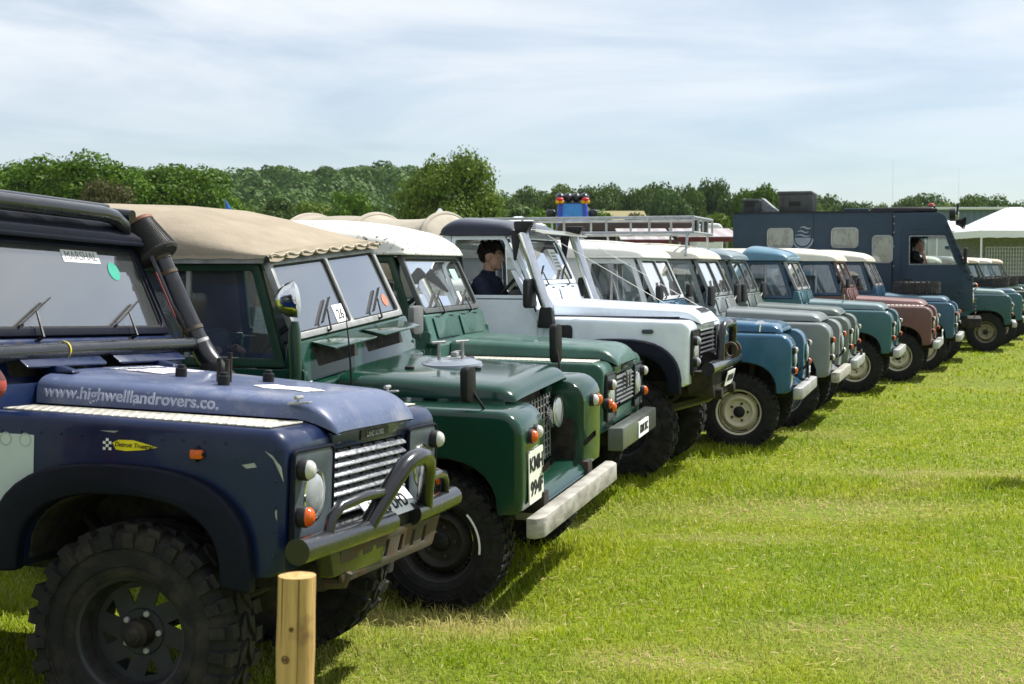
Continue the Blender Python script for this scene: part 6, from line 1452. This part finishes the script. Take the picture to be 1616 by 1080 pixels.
def person(label, loc, rotz, hd, pose, shirt, trousers, hairstyle='mop', ground=None):
    """pose: dict of joints in local coordinates, facing +x"""
    o = empty('person', loc, (0, 0, rotz)); tag(o, label, 'person'); J = {k: Vector(v) for k, v in pose.items() if k != 'long'}
    b, sh, tr = G(), G(), G(); H = J['head']; N = J['neck']; pel = J['pelvis']; ch = J['chest']
    head(b, H); capsule(b, N - Vector((0, 0, .02)), H + Vector((-.02, 0, -.06)), .056, .052)
    def torso(g, e):
        g.sphere(ch, (.125 + e, .175 + e, .19 + e), 18, 12); g.sphere(pel, (.13 + e, .17 + e, .13 + e), 16, 10); capsule(g, pel, ch, .13 + e, .135 + e, 14)
        for s in ('l', 'r'): capsule(g, ch + Vector((0, 0, .10)), J['sho_' + s], .075 + e, .062 + e)
        capsule(g, ch + Vector((0, 0, .10)), N, .085 + e, .058 + e * .6)
    torso(b, 0); torso(sh, .012)
    for s in ('l', 'r'):
        S_, E_, W_ = J['sho_' + s], J['elb_' + s], J['wri_' + s]
        capsule(b, S_, E_, .052, .042); capsule(b, E_, W_, .042, .027)
        mid = S_.lerp(E_, pose.get('sleeve', (0.72,))[0] if isinstance(pose.get('sleeve'), tuple) else .72)
        capsule(sh, S_, mid, .070, .060)
        if pose.get('long'): capsule(sh, S_, E_, .066, .056); capsule(sh, E_, E_.lerp(W_, .95), .056, .040)
        hand(b, W_, J.get('hd_' + s, (W_ - E_)), J.get('hu_' + s, Vector((0, 0, 1))), pose.get('curl', 1.0), 1 if s == 'l' else -1)
        Hp, K, A = J['hip_' + s], J['kne_' + s], J['ank_' + s]
        capsule(b, Hp, K, .080, .054); capsule(b, K, A, .054, .036); capsule(tr, Hp, K, .092, .066); capsule(tr, K, A, .066, .052); capsule(b, A + Vector((-.04, 0, -.03)), A + Vector((.14, 0, -.045)), .036, .032)
    capsule(tr, J['hip_l'], J['hip_r'], .10, .10)
    capsule(tr, pel, (J['hip_l'] + J['hip_r']) / 2, .125, .115)
    body = remesh(b, 'body', skin, o, .0065, 4)
    G_ = remesh(sh, 'shirt', shirt, body, .011, 5); remesh(tr, 'trousers', trousers, body, .013, 5)
    # collar
    cl = G(); pts = [N + Vector((.055 * math.cos(t) - .008, .062 * math.sin(t), -.012 - .03 * max(0, math.cos(t)))) for t in np.linspace(-2.7, 2.7, 16)]; cl.tube(pts, .013, 8); cl.build('collar', shirt, body)
    hg = G(); rr = random.Random(3)
    hg.sphere(H + Vector((-.028, 0, .060)), (.099, .084, .082), 16, 12); hg.sphere(H + Vector((-.060, 0, .018)), (.060, .076, .070), 14, 10)
    if hairstyle == 'mop':
        for i in range(70):
            t = rr.uniform(-2.6, 2.6); z = rr.uniform(.045, .145); q = math.sqrt(max(.1, 1 - ((z - .05) / .11) ** 2)); p = H + Vector((-.022 + .100 * q * math.cos(t), .086 * q * math.sin(t), z)); capsule(hg, p, p + Vector((.022 * math.cos(t) + rr.uniform(-.01, .02), .02 * math.sin(t), rr.uniform(-.03, .004))), .012, .007, 7)
        for y in (-.05, -.025, 0, .025, .05): capsule(hg, H + Vector((.055, y, .11)), H + Vector((.092, y * 1.1, .072 + .008 * math.sin(y * 90))), .022, .012, 8)
    remesh(hg, 'hair', hairm, body, .0065, 2)
    for s in (-1, 1):
        G().sphere(H + Vector((.074, s * .030, .012)), (.010, .012, .007), 10, 8).build('eye', plain('eye_white', (.6, .58, .55), .2), body); G().sphere(H + Vector((.0815, s * .030, .012)), (.004, .005, .005), 8, 6).build('iris', plain('iris', (.03, .02, .015), .2), body)
        capsule_g = G(); capsule(capsule_g, H + Vector((.090, s * .014, .034)), H + Vector((.078, s * .048, .036)), .0045, .0035, 6); capsule_g.build('eyebrow', hairm, body)
    G().sphere(H + Vector((.0905, 0, -.060)), (.0035, .019, .003), 8, 6).build('lips', plain('lips', (.42, .17, .14), .4), body)
    return o
navyshirt = plain('navy_cotton', (.016, .020, .045), .9, bumpf=.3, bumpscale=90); denim = plain('denim', (.03, .045, .08), .9, bumpf=.2)
M4 = N4.rotation_euler.to_matrix(); d4 = .18
def local(rt, p): return rt.location + rt.rotation_euler.to_matrix() @ Vector(p)
# driver of the white car: seated, hands at the wheel (wheel centre -1.06,-.42,1.54)
sit = dict(pelvis=(0, 0, .0), chest=(-.02, 0, .36), neck=(.005, 0, .545), head=(.035, 0, .690), sho_l=(-.005, .185, .465), sho_r=(-.005, -.185, .465),
           elb_l=(.14, .225, .225), elb_r=(.13, -.225, .215), wri_l=(.295, .150, .30), wri_r=(.285, -.150, .30), hd_l=(.8, -.1, .55), hd_r=(.8, .1, .55), hu_l=(-.3, .6, .7), hu_r=(-.3, -.6, .7),
           hip_l=(.02, .10, -.02), hip_r=(.02, -.10, -.02), kne_l=(.43, .13, .06), kne_r=(.43, -.13, .06), ank_l=(.58, .12, -.30), ank_r=(.58, -.12, -.30))
p = local(N4, (-1.275, -.42, .96 + d4)); person('young man with dark tousled hair in navy shirt driving the white car', p, N4.rotation_euler.z, None, sit, navyshirt, denim)
p = local(N2, (-1.80, -.40, 1.0)); person('short-haired man in pale striped shirt seated inside the dark green canvas-topped car', p, N2.rotation_euler.z, None, {**sit, 'head': (.045, 0, .68)}, two_tone('striped_shirt', (.42, .43, .45), (.16, .17, .20), 30, .45, .55, rough=.9, stretch=(0, 1, 0)), denim, 'short')
call = {**sit, 'wri_r': (.11, -.105, .66), 'elb_r': (.17, -.25, .36), 'hd_r': (-.25, .1, .9), 'hu_r': (.2, -.9, .2)}
p = local(camper, (-1.02, -.47, 1.46)); person('man in dark top holding a hand to his ear in the camper cab', p, camper.rotation_euler.z, None, call, plain('black_cotton', (.012, .012, .014), .9), denim, 'short')
# man in a red and black checked shirt standing by the door of the navy car, only his sleeve in the picture
up = dict(pelvis=(0, 0, .96), chest=(0, 0, 1.30), neck=(.01, 0, 1.49), head=(.035, 0, 1.63), sho_l=(0, .19, 1.41), sho_r=(0, -.19, 1.44), elb_l=(-.03, .26, 1.12), elb_r=(.10, -.275, 1.27), wri_l=(.05, .27, .88), wri_r=(.26, -.12, 1.36),
          hip_l=(0, .10, .93), hip_r=(0, -.10, .93), kne_l=(.02, .11, .50), kne_r=(.02, -.11, .50), ank_l=(0, .12, 0), ank_r=(0, -.12, 0), long=1)
X0 = stand(-168, 4.75); person('man in red and black checked shirt at the left edge, only his sleeve in view', (X0.x, 4.75, .09), rad(80), None, up, checker_cloth('checked_flannel', (.40, .06, .045), (.03, .03, .035), 14), denim, 'short')
shade = {**up, 'long': 1}
person('person in dark jacket just past the right edge, whose shadow falls on the grass', (4.85, 12.0, .09), rad(150), None, shade, plain('black_cotton', (.012, .012, .014), .9), denim, 'short')
# ------------------------------------------------------------------ the air: far things fade a little
hz = G().box(-900, 900, -60, 700, -2, 70).build('haze', None)
m, n, l, o = mat_new('haze_air')
pv = n.new('ShaderNodeVolumePrincipled'); pv.inputs['Color'].default_value = (.80, .88, 1.0, 1); pv.inputs['Density'].default_value = .00007; pv.inputs['Anisotropy'].default_value = .2
l.new(pv.outputs[0], o.inputs['Volume']); hz.data.materials.append(m); tag(hz, None, None, kind='stuff')
